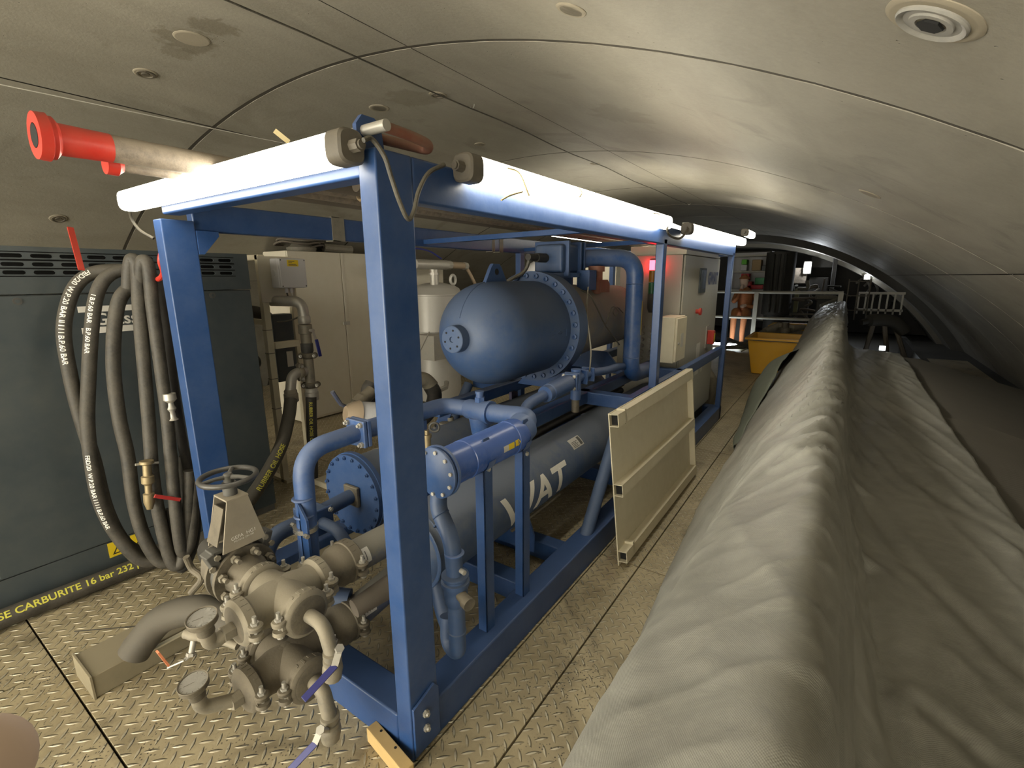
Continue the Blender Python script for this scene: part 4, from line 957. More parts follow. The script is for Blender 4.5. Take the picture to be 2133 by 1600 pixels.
pad = obj('bonnet_bracket', b, M_graydark, t, bevel=.004)
for s in (-1, 1):
    for z in (.64, .675): obj('bolt', B().hexbolt((BX+.028, .733+s*(.085+.02*(z < .65)), z), X, .011, .008), M_castlight, pad)
b = B(); zt, zb = .868, .690; wt, wb = .036, .075; dt, db = .042, .050
vs = [(BX-db, .733-wb, zb), (BX+db, .733-wb, zb), (BX+db, .733+wb, zb), (BX-db, .733+wb, zb), (BX-dt, .733-wt, zt), (BX+dt, .733-wt, zt), (BX+dt, .733+wt, zt), (BX-dt, .733+wt, zt)]
def plate4(p0, p1, p2, p3, n, th=.005):
    n = Vector(n); q = [Vector(k) for k in (p0, p1, p2, p3)]; return B().add([*q, *[k+n*th for k in q]], [(0, 1, 2, 3), (7, 6, 5, 4), (0, 4, 5, 1), (1, 5, 6, 2), (2, 6, 7, 3), (3, 7, 4, 0)])
M_taupe = paint('taupe cover plate', (.27, .235, .185), .5, .45, (.33, .29, .21), scale=12)
b = plate4(vs[1], vs[2], vs[6], vs[5], (1, 0, 0)); cv = obj('cover_plate', b, M_taupe, t)
b = B(); letters(b, 'GEFA  HG1', Vector((BX+db+.004, .733, .735)), (0, 1, .05), (-.045, 0, 1), .018); letters(b, 'PN 10/16  DN 100', Vector((BX+db+.0055, .733, .722)), (0, 1, .05), (-.045, 0, 1), .009); obj('cover_print', b, M_whiteprint, cv)
obj('cover_plate', plate4(vs[0], vs[3], vs[7], vs[4], (-1, 0, 0)), M_taupe, t)
obj('cover_side', plate4(vs[0]+Vector((0, 0, 0)) if False else Vector(vs[0])+Z*.02, Vector(vs[1])+Z*.02-X*.025, Vector(vs[5])-Z*.03-X*.02, Vector(vs[4])-Z*.03, (0, -1, 0), .004), M_duststeel, t)
obj('top_plate', B().box((BX-dt-.002, .733-wt-.002, zt), (BX+dt+.007, .733+wt+.002, zt+.007)), M_taupe, t, bevel=.002)
obj('spindle', B().cyl((BX, .733, .70), (BX, .733, zt+.075), .012, 14), M_duststeel, t)
hc = Vector((BX, .733, zt+.072)); b = B(); b.cyl(hc-Z*.07, hc-Z*.02, .023, 20); obj('gland_nut', b, M_graydark, t)
wh = B(); R_ = .088
wh.tube([hc+Vector((R_*math.cos(2*PI*k/48), R_*math.sin(2*PI*k/48), .0)) for k in range(48)], .0095, 12, closed=True); wh = obj('hand_wheel', wh, paint('worn black enamel', (.03, .032, .034), .28, .25, (.2, .18, .15), scale=18), t)
for k in range(3):
    a = 2*PI*k/3+.45; p = hc+Vector((R_*math.cos(a), R_*math.sin(a), 0)); obj('spoke', B().tube([hc, (hc+p)/2+Z*.004, p], [.009, .007, .008], 10), M_graydark, wh)
obj('hub', B().lathe(hc-Z*.018, Z, [(0, .016), (.025, .017), (.032, .012)], 16), M_graydark, wh)
# clamp and rubber elbow on the far side of the valve, going down to the duct
t = thing('rubber_elbow', 'thick grey rubber elbow curving from the valve onto the floor duct', 'hose', (-2.1, .6, .1))
path = spline([(CL.x-.15, .73, .30), (-1.80, .72, .31), (-2.0, .68, .315), (-2.16, .60, .26), (-2.22, .53, .17), (-2.235, .50, .125)], 8)
obj('hose', B().tube(path, [.058]*len(path), 28), paint('dusty rubber elbow', (.05, .045, .036), .5, .5, (.12, .105, .08), scale=6), t)
solo('clamp_lever', B().tube(spline([(-1.950,0.643,0.592), (-1.950,0.655,0.534), (-1.900,0.664,0.507), (-1.950,0.639,0.440)], 6), [.012]*19, 10), M_duststeel, 'cast clamp lever behind the gate valve flange', 'clamp')
b = B(); b.lathe((FXc-.08, .733, .565), -X, [(0, .066), (.03, .066), (.04, .085), (.075, .09), (.09, .07), (.12, .07)], 32); solo('hose_coupling', b, M_duststeel, 'dusty cast hose coupling behind the gate valve', 'coupling')
hp = spline([(FXc-.19, .733, .565), (-2.02, .76, .54), (-2.10, .80, .42), (-2.10, .84, .22), (-2.06, .90, .07)], 8)
solo('supply_hose', B().tube(hp, .052, 20), M_black, 'short black hose hanging behind the gate valve', 'hose')
# thin wire sticking out of the elbow
solo('bare_wire', B().tube([(-2.300,0.356,0.300), (-2.250,0.449,0.272), (-2.220,0.554,0.230)], .0022, 6), M_black, 'thin black wire tail pointing left from the rubber elbow', 'wire')
# rectangular duct on the floor
t = thing('floor_duct', 'dusty rectangular steel duct lying on the floor at lower left', 'duct', (-2.365, 1.0, 0))
dm = paint('dusty duct sheet', (.22, .19, .125), .45, .5, (.30, .255, .17), scale=5)
obj('casing', B().box((-2.47, .366, .002), (-2.262, 1.95, .10)), dm, t, bevel=.004)
obj('lid_flange', B().box((-2.256, .50, .088), (-2.236, .80, .096)), M_cream, t)
obj('end_flange', B().box((-2.475, .360, .0), (-2.257, .368, .106)), dm, t, bevel=.001)
# white panel board leaning behind blue down pipe
solo('floor_tray', B().box((-3.35, 2.05, .002), (-2.75, 2.9, .05)), M_cream, 'pale flat tray on the floor behind the blue down pipe', 'tray', bevel=.005)

# ------------------------------------------------------------ slate grey compressor enclosure
CXF = -3.20; Y1 = 1.66
t = thing('compressor', 'big slate grey compressor cabinet with slotted grille on the left', 'compressor', (-3.65, .2, 0)); COMP = t
def stadium(cy, cz, L, H, n=5):
    r = H/2; out = []
    for k in range(n+1): a = -PI/2+PI*k/n; out.append((cy+L/2-r+r*math.cos(a), cz+r*math.sin(a)))
    for k in range(n+1): a = PI/2+PI*k/n; out.append((cy-L/2+r+r*math.cos(a), cz+r*math.sin(a)))
    return out
band = B(); y0b, z0b, z1b = -1.24, 1.560, 1.78; pitch = .105; rows = (1.737, 1.698, 1.660)
def quad(b, ya, yb, za, zb, x=CXF): b.add([(x, ya, za), (x, yb, za), (x, yb, zb), (x, ya, zb)], [(0, 1, 2, 3)])
ncol = 27; ys0 = Y1-.085-ncol*pitch
quad(band, y0b, Y1, z0b, 1.640); quad(band, y0b, Y1, 1.757, z1b); quad(band, Y1-.085, Y1, 1.640, 1.757)
for i in range(ncol):
    for j, zc in enumerate(rows):
        ya = Y1-.085-(i+1)*pitch; yb = ya+pitch; za, zb = zc-.0195-(.0005 if j == 2 else 0), zc+.0195+(.0005 if j == 0 else 0); cy = (ya+yb)/2
        st = stadium(cy, zc, .080, .0185); outer = []
        for (y, z) in st:
            dy, dz = y-cy, z-zc; k = min(((yb-ya)/2)/max(abs(dy), 1e-6), ((zb-za)/2)/max(abs(dz), 1e-6)); outer.append((cy+dy*k, zc+dz*k))
        n = len(st); vs = [(CXF, y, z) for y, z in st]+[(CXF, y, z) for y, z in outer]+[(CXF-.012, y, z) for y, z in st]
        fs = [(i_, (i_+1) % n, n+(i_+1) % n, n+i_) for i_ in range(n)]+[(i_, 2*n+i_, 2*n+(i_+1) % n, (i_+1) % n) for i_ in range(n)]
        band.add(vs, fs)
        co = [(ya, za), (yb, za), (yb, zb), (ya, zb)]
        for c_ in co:   # fill the small corner triangles
            d = sorted(range(n), key=lambda q: (outer[q][0]-c_[0])**2+(outer[q][1]-c_[1])**2)[:2]
            band.add([(CXF, *c_), (CXF, *outer[d[0]]), (CXF, *outer[d[1]])], [(0, 1, 2)])
quad(band, y0b, ys0+.0001, 1.640, 1.757)
band.add([(CXF, y0b, z1b), (CXF, Y1, z1b), (-4.0, Y1, z1b), (-4.0, y0b, z1b)], [(0, 1, 2, 3)]); band.add([(CXF, Y1, z0b), (CXF, Y1, z1b), (-4.0, Y1, z1b), (-4.0, Y1, z0b)], [(0, 3, 2, 1)])
obj('grille_band', band, M_comp, t, sharp=30)
obj('inner_panel', B().box((-3.28, y0b, 1.58), (-3.26, Y1-.02, 1.77)), M_hole, t)
b = B(); b.box((-4.0, y0b, .205), (CXF-.002, Y1-.002, 1.555)); obj('side_panel', b, M_comp, t, bevel=.006)
for ya, yb in ((-1.24, .283), (.289, 1.655)): obj('door_panel', B().box((CXF-.012, ya, .21), (CXF+.002, yb, 1.552)), M_comp, t, bevel=.004)
obj('plinth', B().box((-4.0, y0b, .0), (CXF-.015, Y1-.01, .20)), M_graydark, t, bevel=.004); obj('plinth_skirt', B().box((CXF-.02, y0b, .05), (CXF-.004, Y1-.006, .203)), M_comp, t, bevel=.002)
for y in (.565, 1.42, -.3): 
    b = B(); b.cyl((CXF+.002, y, 1.528), (CXF+.006, y, 1.528), .017, 24); obj('lock', b, M_graydark, t); b = B(); b.cyl((CXF+.006, y, 1.528), (CXF+.0075, y, 1.528), .009, 16); obj('lock_core', b, M_comp, t)
b = B(); b.box((CXF+.002, .775, 1.462), (CXF+.0035, 1.17, 1.492)); b.box((CXF+.002, .775, 1.352), (CXF+.0035, 1.17, 1.384)); obj('logo_stripe', b, M_whiteprint, t, label='white logo stripes')
b = B(); letters(b, 'Grassair', (CXF+.0035, .97, 1.424), Y, Z, .088, .0015, sx=.92); obj('logo_lettering', b, M_whiteprint, t, label='white lettering Grassair')
for dy in (.0, .105):
    b = B(); b.box((CXF-.003, .70+dy, .112), (CXF-.0005, .79+dy, .198)); st_ = obj('warning_sticker', b, M_yel, t, label='yellow warning sticker')
    b = B(); b.add([(CXF, .715+dy, .125), (CXF, .775+dy, .125), (CXF, .745+dy, .178)], [(0, 1, 2)]); obj('warning_triangle', b, M_blackprint, st_)
    b = B(); b.add([(CXF+.0006, .726+dy, .132), (CXF+.0006, .764+dy, .132), (CXF+.0006, .745+dy, .166)], [(0, 1, 2)]); obj('triangle_field', b, M_yel, st_)
obj('fork_slot', B().box((CXF-.006, .10, .03), (CXF-.002, .26, .11)), M_hole, t); obj('fork_slot', B().box((CXF-.006, 1.35, .03), (CXF-.002, 1.5, .11)), M_hole, t)
# red hanger bar
solo('red_strap_bar', B().bar((-2.950,0.747,1.857), (-2.800,0.719,1.668), .022, .008, up=(1, 0, 0)), M_red, 'narrow bright red bar leaning in front of the grille', 'bar')
solo('red_hose_hook', B().tube(spline([(-2.460,0.916,1.749), (-2.480,0.909,1.699), (-2.520,0.928,1.653), (-2.600,0.934,1.624), (-2.680,0.943,1.646), (-2.780,0.947,1.674), (-2.860,0.857,1.661)], 6), [.011]*37, 10), M_red, 'red steel hook on the left front post carrying the hoses', 'hook')
b = B().box((FX0-.006, .90, 1.50), (FX0-.001, .96, 1.74)); solo('red_hook_plate', b, M_red, 'red painted plate of the hose hook on the left front post', 'hook')
# ------------------------------------------------------------ hoses hung over the hook
def hang(pts, x0, x1, r, label, texts=(), mat=None, seg=8):
    n = len(pts); P = []
    for i, q in enumerate(pts): P.append(Vector(q))
    S = spline(P, seg); o = solo('hose', B().tube(S, r, 16), mat or M_hose, label, 'hose', 'hoses hanging on the red hook')
    if texts:
        for s, size, st, side in texts:
            b = B(); letters_on_path(b, s, S, r, size*.86, st, side, .0004, 1.0)
            o2 = obj('hose_lettering', b, M_whiteprint, None, loc=o.location); o2.location = (0, 0, 0); o2.parent = o
            o2['label'] = 'white lettering on the hose'
    return o
hang([(-2.860,0.972,1.662), (-2.900,0.861,1.670), (-2.940,0.778,1.648), (-2.950,0.707,1.566), (-2.950,0.651,1.394), (-2.950,0.641,1.169), (-2.940,0.644,0.983), (-2.930,0.658,0.761), (-2.910,0.662,0.510), (-2.890,0.698,0.319), (-2.860,0.763,0.236), (-2.820,0.846,0.235)], 0, 0, .0285, 'outermost hose of the bundle, bulging farthest left', [('FBD/20 W.P.20 BAR II I I I B.P.60 BAR', .034, .20, (.9, -.5, .25))])
hang([(-2.800,0.970,1.652), (-2.840,0.893,1.670), (-2.870,0.823,1.635), (-2.880,0.772,1.543), (-2.880,0.727,1.368), (-2.880,0.683,1.147), (-2.870,0.649,0.969), (-2.860,0.632,0.785), (-2.850,0.628,0.592), (-2.840,0.660,0.402), (-2.800,0.722,0.237), (-2.770,0.803,0.218), (-2.750,0.874,0.356), (-2.740,0.935,0.658)], 0, 0, .0285, 'second hose from the left of the bundle, with white lettering low down', [('I B.P.60 BAR   B.P.60 BAR', .030, .27, (.8, -.6, .1)), ('FBD/20  W.P.20 BAR I I I I B.P.60 BAR', .028, 1.02, (.8, -.6, .1))])
hang([(-2.770,0.930,1.584), (-2.790,0.863,1.572), (-2.800,0.815,1.476), (-2.800,0.767,1.233), (-2.790,0.748,0.981), (-2.780,0.750,0.788), (-2.770,0.737,0.543), (-2.750,0.750,0.334), (-2.720,0.790,0.210), (-2.700,0.853,0.245), (-2.690,0.917,0.464), (-2.690,0.958,0.740)], 0, 0, .029, 'third hose from the left of the bundle, starting below the others')
hang([(-2.740,0.860,1.586), (-2.720,0.870,1.672), (-2.700,0.881,1.715), (-2.690,0.890,1.672), (-2.690,0.872,1.499), (-2.690,0.851,1.231), (-2.680,0.827,0.955), (-2.670,0.802,0.696), (-2.660,0.796,0.446), (-2.640,0.806,0.230), (-2.620,0.846,0.235), (-2.610,0.897,0.442), (-2.610,0.938,0.687)], 0, 0, .028, 'hose crossing over the hook top, left of the two upright strands')
hang([(-2.700,0.894,1.585), (-2.660,0.895,1.672), (-2.640,0.903,1.709), (-2.630,0.914,1.671), (-2.630,0.904,1.499), (-2.630,0.896,1.230), (-2.620,0.884,0.975), (-2.610,0.863,0.713), (-2.600,0.845,0.468), (-2.600,0.845,0.283), (-2.600,0.892,0.340), (-2.610,0.952,0.630)], 0, 0, .027, 'hose crossing over the hook top, right of the two upright strands')
hang([(-2.750,0.967,1.640), (-2.720,0.982,1.584), (-2.700,0.973,1.447), (-2.680,0.954,1.168), (-2.670,0.947,0.876), (-2.660,0.951,0.618), (-2.650,0.953,0.432), (-2.640,0.907,0.265), (-2.640,0.846,0.173), (-2.660,0.828,0.271), (-2.680,0.846,0.497)], 0, 0, .022, 'thin black hose nearest the left front post', (), M_black)
hang([(-2.820,0.996,1.617), (-2.800,0.979,1.466), (-2.790,0.963,1.204), (-2.780,0.938,0.910), (-2.780,0.933,0.596), (-2.780,0.922,0.324), (-2.760,0.876,0.183)], 0, 0, .020, 'thin black hose half hidden at the back of the bundle', (), M_black)
# brass and steel hose ends hanging in the bundle
t = thing('hose_end_valve', 'red handled brass ball valve on a hose end low in the bundle', 'valve', (-2.620,0.756,0.614))
p0 = Vector((-2.620,0.773,0.791)); p1 = Vector((-2.620,0.752,0.554)); a = (p1-p0).normalized(); L = (p1-p0).length
obj('body', B().lathe(p0, a, [(0, .02), (0, .028), (.012, .030), (.02, .018), (L*.3, .018), (L*.32, .026), (L*.45, .026), (L*.5, .015), (L*.66, .015), (L*.68, .023), (L*.85, .023), (L, .013)], 18), M_brass, t)
obj('lever', B().bar((-2.580,0.767,0.625), (-2.580,0.868,0.565), .008, .017), M_redhandle, t, bevel=.001, label='red lever')
obj('pin', B().cyl((-2.640,0.734,0.780), (-2.640,0.824,0.760), .006, 8), M_galv, t)
b = B(); p0 = Vector((-2.600,0.901,1.093)); b.lathe(p0, -Z, [(0, .026), (.03, .028), (.045, .012), (.06, .014), (.075, .020), (.09, .012), (.12, .014), (.13, .022)], 16)
solo('hose_coupler', b, M_galv, 'pale metal claw coupling dangling beside the left front post', 'coupling')
# ------------------------------------------------------------ thick oil hose along the compressor foot, up to the stand
HP = spline([(-3.12, -.9, .055), (-3.115, -.2, .055), (-3.12, .3, .055), (-3.10, .75, .055), (-3.08, 1.1, .06), (-3.07, 1.32, .14), (-3.120,1.531,0.274), (-3.220,1.747,0.447), (-3.330,1.890,0.609), (-3.380,1.954,0.729)], 10)
o = solo('oil_hose', B().tube(HP, .046, 22), M_hose, 'thick black oil hose with yellow lettering along the compressor foot', 'hose')
b = B(); letters_on_path(b, 'RUBBER OIL HOSE CARBURITE 16 bar 232 psi', HP, .046, .047, .80, (1, -.2, .9), .0008)
o2 = obj('hose_lettering', b, M_yelprint, None, loc=o.location); o2.location = (0, 0, 0); o2.parent = o; o2['label'] = 'yellow hose lettering'
b = B(); letters_on_path(b, 'RUBBER OIL HOSE', HP, .046, .045, 2.42, (1, -.2, .4), .0006); o2 = obj('hose_lettering', b, M_yelprint, None, loc=o.location); o2.location = (0, 0, 0); o2.parent = o; o2['label'] = 'yellow hose lettering'
HP = spline([(-3.380,2.121,0.709), (-3.385,2.107,0.506), (-3.390,2.093,0.267), (-3.400,2.079,0.042), (-3.420,2.084,-0.114)], 8)
o = solo('oil_hose', B().tube(HP, .040, 22), M_black, 'straight black oil hose with yellow lettering dropping from the stand', 'hose')
b = B(); letters_on_path(b, 'RUBBER OIL HOSE CARBURITE', HP, .040, .034, .03, (1, -.75, .1), .0005); o2 = obj('hose_lettering', b, M_yelprint, None, loc=o.location); o2.location = (0, 0, 0); o2.parent = o; o2['label'] = 'yellow hose lettering'
# ------------------------------------------------------------ white stand with junction box and pipework
t = thing('pipe_stand', 'cream square tube stand beside the compressor', 'stand', (-3.62, 2.1, 0))
obj('upright', B().box((-3.64, 1.94, 0), (-3.59, 1.99, 1.80)), M_cream, t, bevel=.004); obj('upright', B().box((-3.90, 2.33, 0), (-3.85, 2.38, 1.80)), M_cream, t, bevel=.004)
obj('top_bar', B().box((-3.90, 1.94, 1.76), (-3.60, 1.99, 1.80)), M_cream, t, bevel=.004); obj('mounting_plate', B().box((-3.587, 1.93, 1.45), (-3.579, 2.20, 1.79)), M_white, t, bevel=.002)
obj('arm', B().box((-3.62, 1.99, 1.095), (-3.57, 2.19, 1.145)), M_cream, t, bevel=.003); obj('low_bar', B().box((-3.9, 1.945, 1.28), (-3.64, 1.985, 1.32)), M_cream, t, bevel=.003)
obj('foot', B().box((-3.95, 1.94, 0), (-3.55, 1.99, .03)), M_cream, t, bevel=.003)
for z in (.62, .86, 1.06, 1.24): obj('cable_tie', B().box((-3.6425, 1.9375, z), (-3.5875, 1.9925, z+.006)), M_cablegrey, t)
t = thing('junction_box', 'pale grey electrical box with yellow label on the cream stand', 'electrical box', (-3.53, 2.12, 1.55))
obj('casing', B().box((-3.577, 2.015, 1.555), (-3.47, 2.235, 1.775)), M_whitepl, t, bevel=.012); obj('lid', B().box((-3.470, 2.018, 1.558), (-3.450, 2.232, 1.772)), M_whitepl, t, bevel=.008)
obj('yellow_label', B().box((-3.4495, 2.08, 1.715), (-3.449, 2.17, 1.762)), M_yel, t, label='yellow label'); b = B()
for k, (w_, z) in enumerate(((.05, 1.75), (.03, 1.74), (.07, 1.722), (.06, 1.729))): b.box((-3.4485, 2.09, z), (-3.4483, 2.09+w_, z+.004))
obj('label_print', b, M_graydark, t.children[-1])
obj('knockout', B().lathe((-3.53, 2.015, 1.67), -Y, [(0, .026), (.006, .022), (.006, .001)], 20), M_whitepl, t)
for y, z in ((2.03, 1.57), (2.22, 1.57), (2.03, 1.76), (2.22, 1.76)): obj('screw', B().cyl((-3.45, y, z), (-3.448, y, z), .005, 8), M_graydark, t)
for y in (2.09, 2.13): obj('cable_gland', B().cyl((-3.51, y, 1.52), (-3.51, y, 1.557), .012, 8), M_whitepl, t)
for i, pts in enumerate(([(-3.51, 2.09, 1.52), (-3.50, 2.10, 1.47), (-3.48, 2.15, 1.41), (-3.48, 2.17, 1.35), (-3.52, 2.10, 1.31), (-3.57, 2.02, 1.30)], [(-3.51, 2.13, 1.52), (-3.50, 2.14, 1.45), (-3.47, 2.17, 1.39), (-3.46, 2.19, 1.33)])):
    solo('box_cable', B().tube(spline(pts, 7), .006, 8), M_cable if i == 0 else M_paper, ['black cable looping below the grey electrical box', 'white cable dropping from the grey electrical box'][i], 'cable')
t = thing('pipe_tree', 'galvanised pipe tree with elbows and hose tails on the cream stand', 'pipe', (-3.42, 2.12, .7))
SX = -3.42
obj('elbow', B().tube(fillet([(-3.62, 2.02, 1.46), (SX, 2.15, 1.455), (SX, 2.155, 1.30)], .10, 9), .040, 24), M_galv, t)
obj('socket', B().lathe((SX, 2.155, 1.345), -Z, [(0, .041), (.01, .046), (.05, .046), (.06, .040)], 24), M_galv, t)
obj('adapter', B().lathe((SX, 2.155, 1.28), -Z, [(0, .040), (.004, .050), (.07, .050), (.075, .040), (.15, .040)], 24), M_castlight, t)
obj('valve_body', B().lathe((SX, 2.155, 1.14), -Z, [(0, .036), (.01, .046), (.07, .046), (.09, .036), (.10, .034)], 20), M_graydark, t)
obj('lever', B().bar((SX+.075, 2.17, 1.23), (SX+.085, 2.185, 1.15), .02, .004, up=X), M_galv, t); obj('lever_grip', B().bar((SX+.085, 2.185, 1.165), (SX+.095, 2.20, 1.03), .028, .010, up=X), M_bluehandle, t, bevel=.004, label='blue lever grip')
obj('valve_stem', B().cyl((SX+.03, 2.16, 1.235), (SX+.085, 2.17, 1.235), .012, 10), M_galv, t)
coupling(t, (SX, 2.155, 1.035), Z, .036, (1, 1, 0), M_duststeel, .045)
obj('tee', B().cyl((SX, 2.155, .80), (SX, 2.155, 1.01), .037, 24), M_castlight, t); coupling(t, (SX, 2.155, .80), Z, .036, (1, 1, 0), M_duststeel, .045)
obj('elbow', B().tube(fillet([(SX, 2.12, .915), (SX+.01, 2.0, .915), (SX+.01, 1.975, .79)], .09, 8), .038, 22), M_galv, t); coupling(t, (SX+.005, 2.075, .915), Y, .037, (0, 0, 1), M_castlight, .04)
for y in (1.975, 2.155): obj('hose_tail', B().lathe((SX+(.01 if y < 2 else 0), y, .80 if y < 2 else .775), -Z, [(0, .040), (.01, .047), (.03, .047), (.035, .052), (.095, .052), (.10, .046)], 24), M_galv if y > 2 else M_castlight, t)
# things crowded behind the stand
b = B(); b.cbox((-3.86, 2.20, 1.06), (.12, .18, .56)); solo('dark_control_box', b, M_comp, 'dark slate box standing behind the cream stand', 'box', bevel=.01)
solo('paper_tag', B().box((-3.798, 2.20, .90), (-3.796, 2.255, 1.03)), M_paper, 'small white paper tag behind the cream stand', 'label')
for i, pts in enumerate(([(-4.0, 1.75, 1.36), (-3.95, 1.9, 1.38), (-3.9, 2.1, 1.34), (-3.95, 2.2, 1.2)], [(-3.75, 1.80, 1.0), (-3.70, 1.86, .85), (-3.72, 1.84, .6), (-3.74, 1.82, .3), (-3.74, 1.8, .05)], [(-3.80, 1.75, 1.1), (-3.72, 1.85, 1.06), (-3.72, 1.9, .98), (-3.8, 1.8, .93)])):
    solo('bundled_hose', B().tube(spline(pts, 8), [.05, .055, .035][i], 12), [M_black, M_cablegrey, M_black][i], ['dark hose crossing behind the top of the cream stand', 'grey wrapped hose hanging down beside the compressor end', 'short black hose loop behind the cream stand'][i], 'hose', 'hoses behind the cream stand')
# ------------------------------------------------------------ white two door cabinet
t = thing('storage_cabinet', 'tall off white two door cabinet against the left wall', 'cabinet', (-5.1, 3.65, 0))
obj('carcass', B().box((-5.40, 2.98, .02), (-4.95, 4.36, 1.92)), M_white, t, bevel=.004)
for ya, yb in ((2.985, 3.640), (3.648, 4.355)):
    d = obj('door', B().box((-4.95, ya, .05), (-4.93, yb, 1.915)), M_white, t, bevel=.003)
    if ya > 3.5:
        obj('door_edge', B().box((-4.934, ya, .05), (-4.926, ya+.035, 1.915)), M_white, d, bevel=.002)
        obj('latch', B().box((-4.926, 3.60, 1.08), (-4.905, 3.69, 1.12)), M_galv, d, bevel=.004)
# tangle of cable on the cabinet
random.seed(3)
for i in range(4):
    pts = []
    for k in range(22):
        a = 2*PI*k/7.3+i; r_ = .19-.035*i+.05*random.random(); pts.append((-5.12+r_*.75*math.cos(a), 3.28+r_*1.25*math.sin(a), 1.955+.004*k+.032*i+.03*abs(math.sin(a*1.5))+.02*random.random()))
    solo('cable_coil', B().tube(spline(pts, 5), .011, 6), M_cablegrey if i else M_pipebrown, ['brown cable coil lying lowest on the white cabinet', 'grey cable coil in the middle of the pile on the cabinet', 'loose grey cable loops near the top of the pile on the cabinet', 'tight grey cable loops inside the pile on the cabinet'][i], 'cable', 'coiled cable on the white cabinet')
solo('fan_disc', B().lathe((-5.12, 3.28, 1.925), Z, [(0, .15), (.04, .16), (.06, .12), (.12, .07), (.14, .01)], 30), M_cablegrey, 'ribbed grey disc under the cable pile on the cabinet', 'fan')
solo('canvas_roll', B().tube([(-5.1, 3.55, 1.98), (-5.05, 3.9, 1.965)], .05, 10), M_cablegrey, 'folded grey canvas roll on the white cabinet', 'cloth')
# ------------------------------------------------------------ silver vessel with pipe fittings
VX, VY = -4.45, 4.72
t = thing('silver_vessel', 'silver grey vertical vessel with domed top behind the near post', 'tank', (VX, VY, 0))
obj('shell', B().lathe((VX, VY, 0), Z, [(.95, .34), (1.40, .34), (1.405, .352), (1.42, .352), (1.43, .34), (1.49, .31), (1.53, .24), (1.56, .12), (1.57, .01)], 48), M_silver, t)
obj('lower_shell', B().lathe((VX, VY, 0), Z, [(.02, .30), (.94, .30), (.955, .33)], 40), M_silver, t)
obj('skirt_plate', B().box((VX+.05, VY-.45, .62), (VX+.36, VY+.2, .93)), M_galv, t, bevel=.004)
obj('neck', B().cyl((VX+.1, VY-.12, 1.5), (VX+.1, VY-.12, 1.73), .055, 20), M_galv, t); obj('union_nut', B().cyl((VX+.1, VY-.12, 1.66), (VX+.1, VY-.12, 1.69), .066, 8), M_galv, t)
obj('tee', B().tube([(VX+.1, VY-.45, 1.79), (VX+.1, VY+.12, 1.79)], .06, 20), M_galv, t); obj('bronze_nipple', B().tube([(VX+.1, VY+.20, 1.79), (VX+.1, VY+.46, 1.785)], .045, 16), M_copper, t)
obj('union_nut', B().cyl((VX+.1, VY+.12, 1.79), (VX+.1, VY+.20, 1.79), .056, 8), M_galv, t); obj('union_nut', B().cyl((VX+.1, VY+.46, 1.785), (VX+.1, VY+.53, 1.78), .05, 8), M_galv, t)
obj('lifting_eye', B().tube([(VX+.22, VY+.10+.05*math.cos(a), 1.60+.06*math.sin(a)) for a in [PI*2*k/16 for k in range(16)]], .018, 8, closed=True), M_silver, t)
obj('back_plate', B().box((VX-.36, VY-.5, .9), (VX-.33, VY+.52, 1.86)), M_white, t, bevel=.003)
solo('blue_air_hose', B().tube(spline([(VX-.3, VY-.5, 1.93), (VX-.25, VY-.2, 2.0), (VX-.2, VY+.1, 1.98), (VX-.15, VY+.3, 1.88)], 8), .012, 8), M_bluehandle, 'thin blue hose arching above the silver vessel', 'hose')
solo('brown_hose', B().tube(spline([(VX+.1, VY+.53, 1.76), (VX+.12, VY+.6, 1.65), (VX+.15, VY+.68, 1.5), (VX+.2, VY+.8, 1.3)], 8), .022, 8), M_copper, 'tan hose dropping from the bronze nipple of the silver vessel', 'hose')
solo('white_rod', B().tube([(-2.900,2.977,1.170), (-2.600,2.470,0.974)], .006, 8), M_paper, 'thin white rod between the near post and the big tank', 'rod')
# big dusty hose and valve behind the near post
t = thing('suction_hose', 'large dusty elbow and black hose loop behind the near post', 'hose', (-2.450,2.415,0.766))
obj('elbow', B().tube(spline([(-2.500,2.284,0.892), (-2.480,2.369,0.914), (-2.450,2.448,0.896), (-2.430,2.499,0.839)], 8), .055, 20), M_castlight, t)
obj('hose', B().tube(spline([(-2.430,2.480,0.853), (-2.420,2.510,0.780), (-2.450,2.510,0.687), (-2.500,2.480,0.604), (-2.550,2.427,0.564)], 8), .055, 20), M_black, t)
obj('hose', B().tube(spline([(-2.500,2.013,0.943), (-2.500,1.982,0.901), (-2.500,2.002,0.815), (-2.500,2.059,0.769)], 6), .05, 16), M_black, t)
t = thing('lever_valve', 'dusty valve with blue grey lever in front of the white cabinet', 'valve', (-2.400,1.793,0.845))
obj('pipe', B().tube([(-2.400,1.929,0.924), (-2.400,1.824,0.869), (-2.400,1.773,0.826)], .042, 18), M_duststeel, t); a0 = Vector((-2.400,1.858,0.886)); a1 = Vector((-2.400,1.812,0.856))
obj('union_nut', B().cyl(a0, a1, .052, 18), M_duststeel, t); obj('lever', B().tube([(-2.370,1.726,0.865), (-2.360,1.665,0.904), (-2.360,1.616,0.989)], [.010, .012, .013], 8), paint('slate blue lever', (.04, .06, .13), .4, .2), t, label='slate blue lever')
obj('body', B().tube([(-2.400,1.785,0.841), (-2.380,1.737,0.861)], .03, 14), M_duststeel, t)
t = thing('pump_motor', 'white and brown cylinder behind the near post above the end plate', 'motor', (-2.300,1.796,0.769))
p0 = Vector((-2.300,1.731,0.833)); p1 = Vector((-2.300,1.917,0.659)); ax = Vector((0, .85, -.15)).normalized()
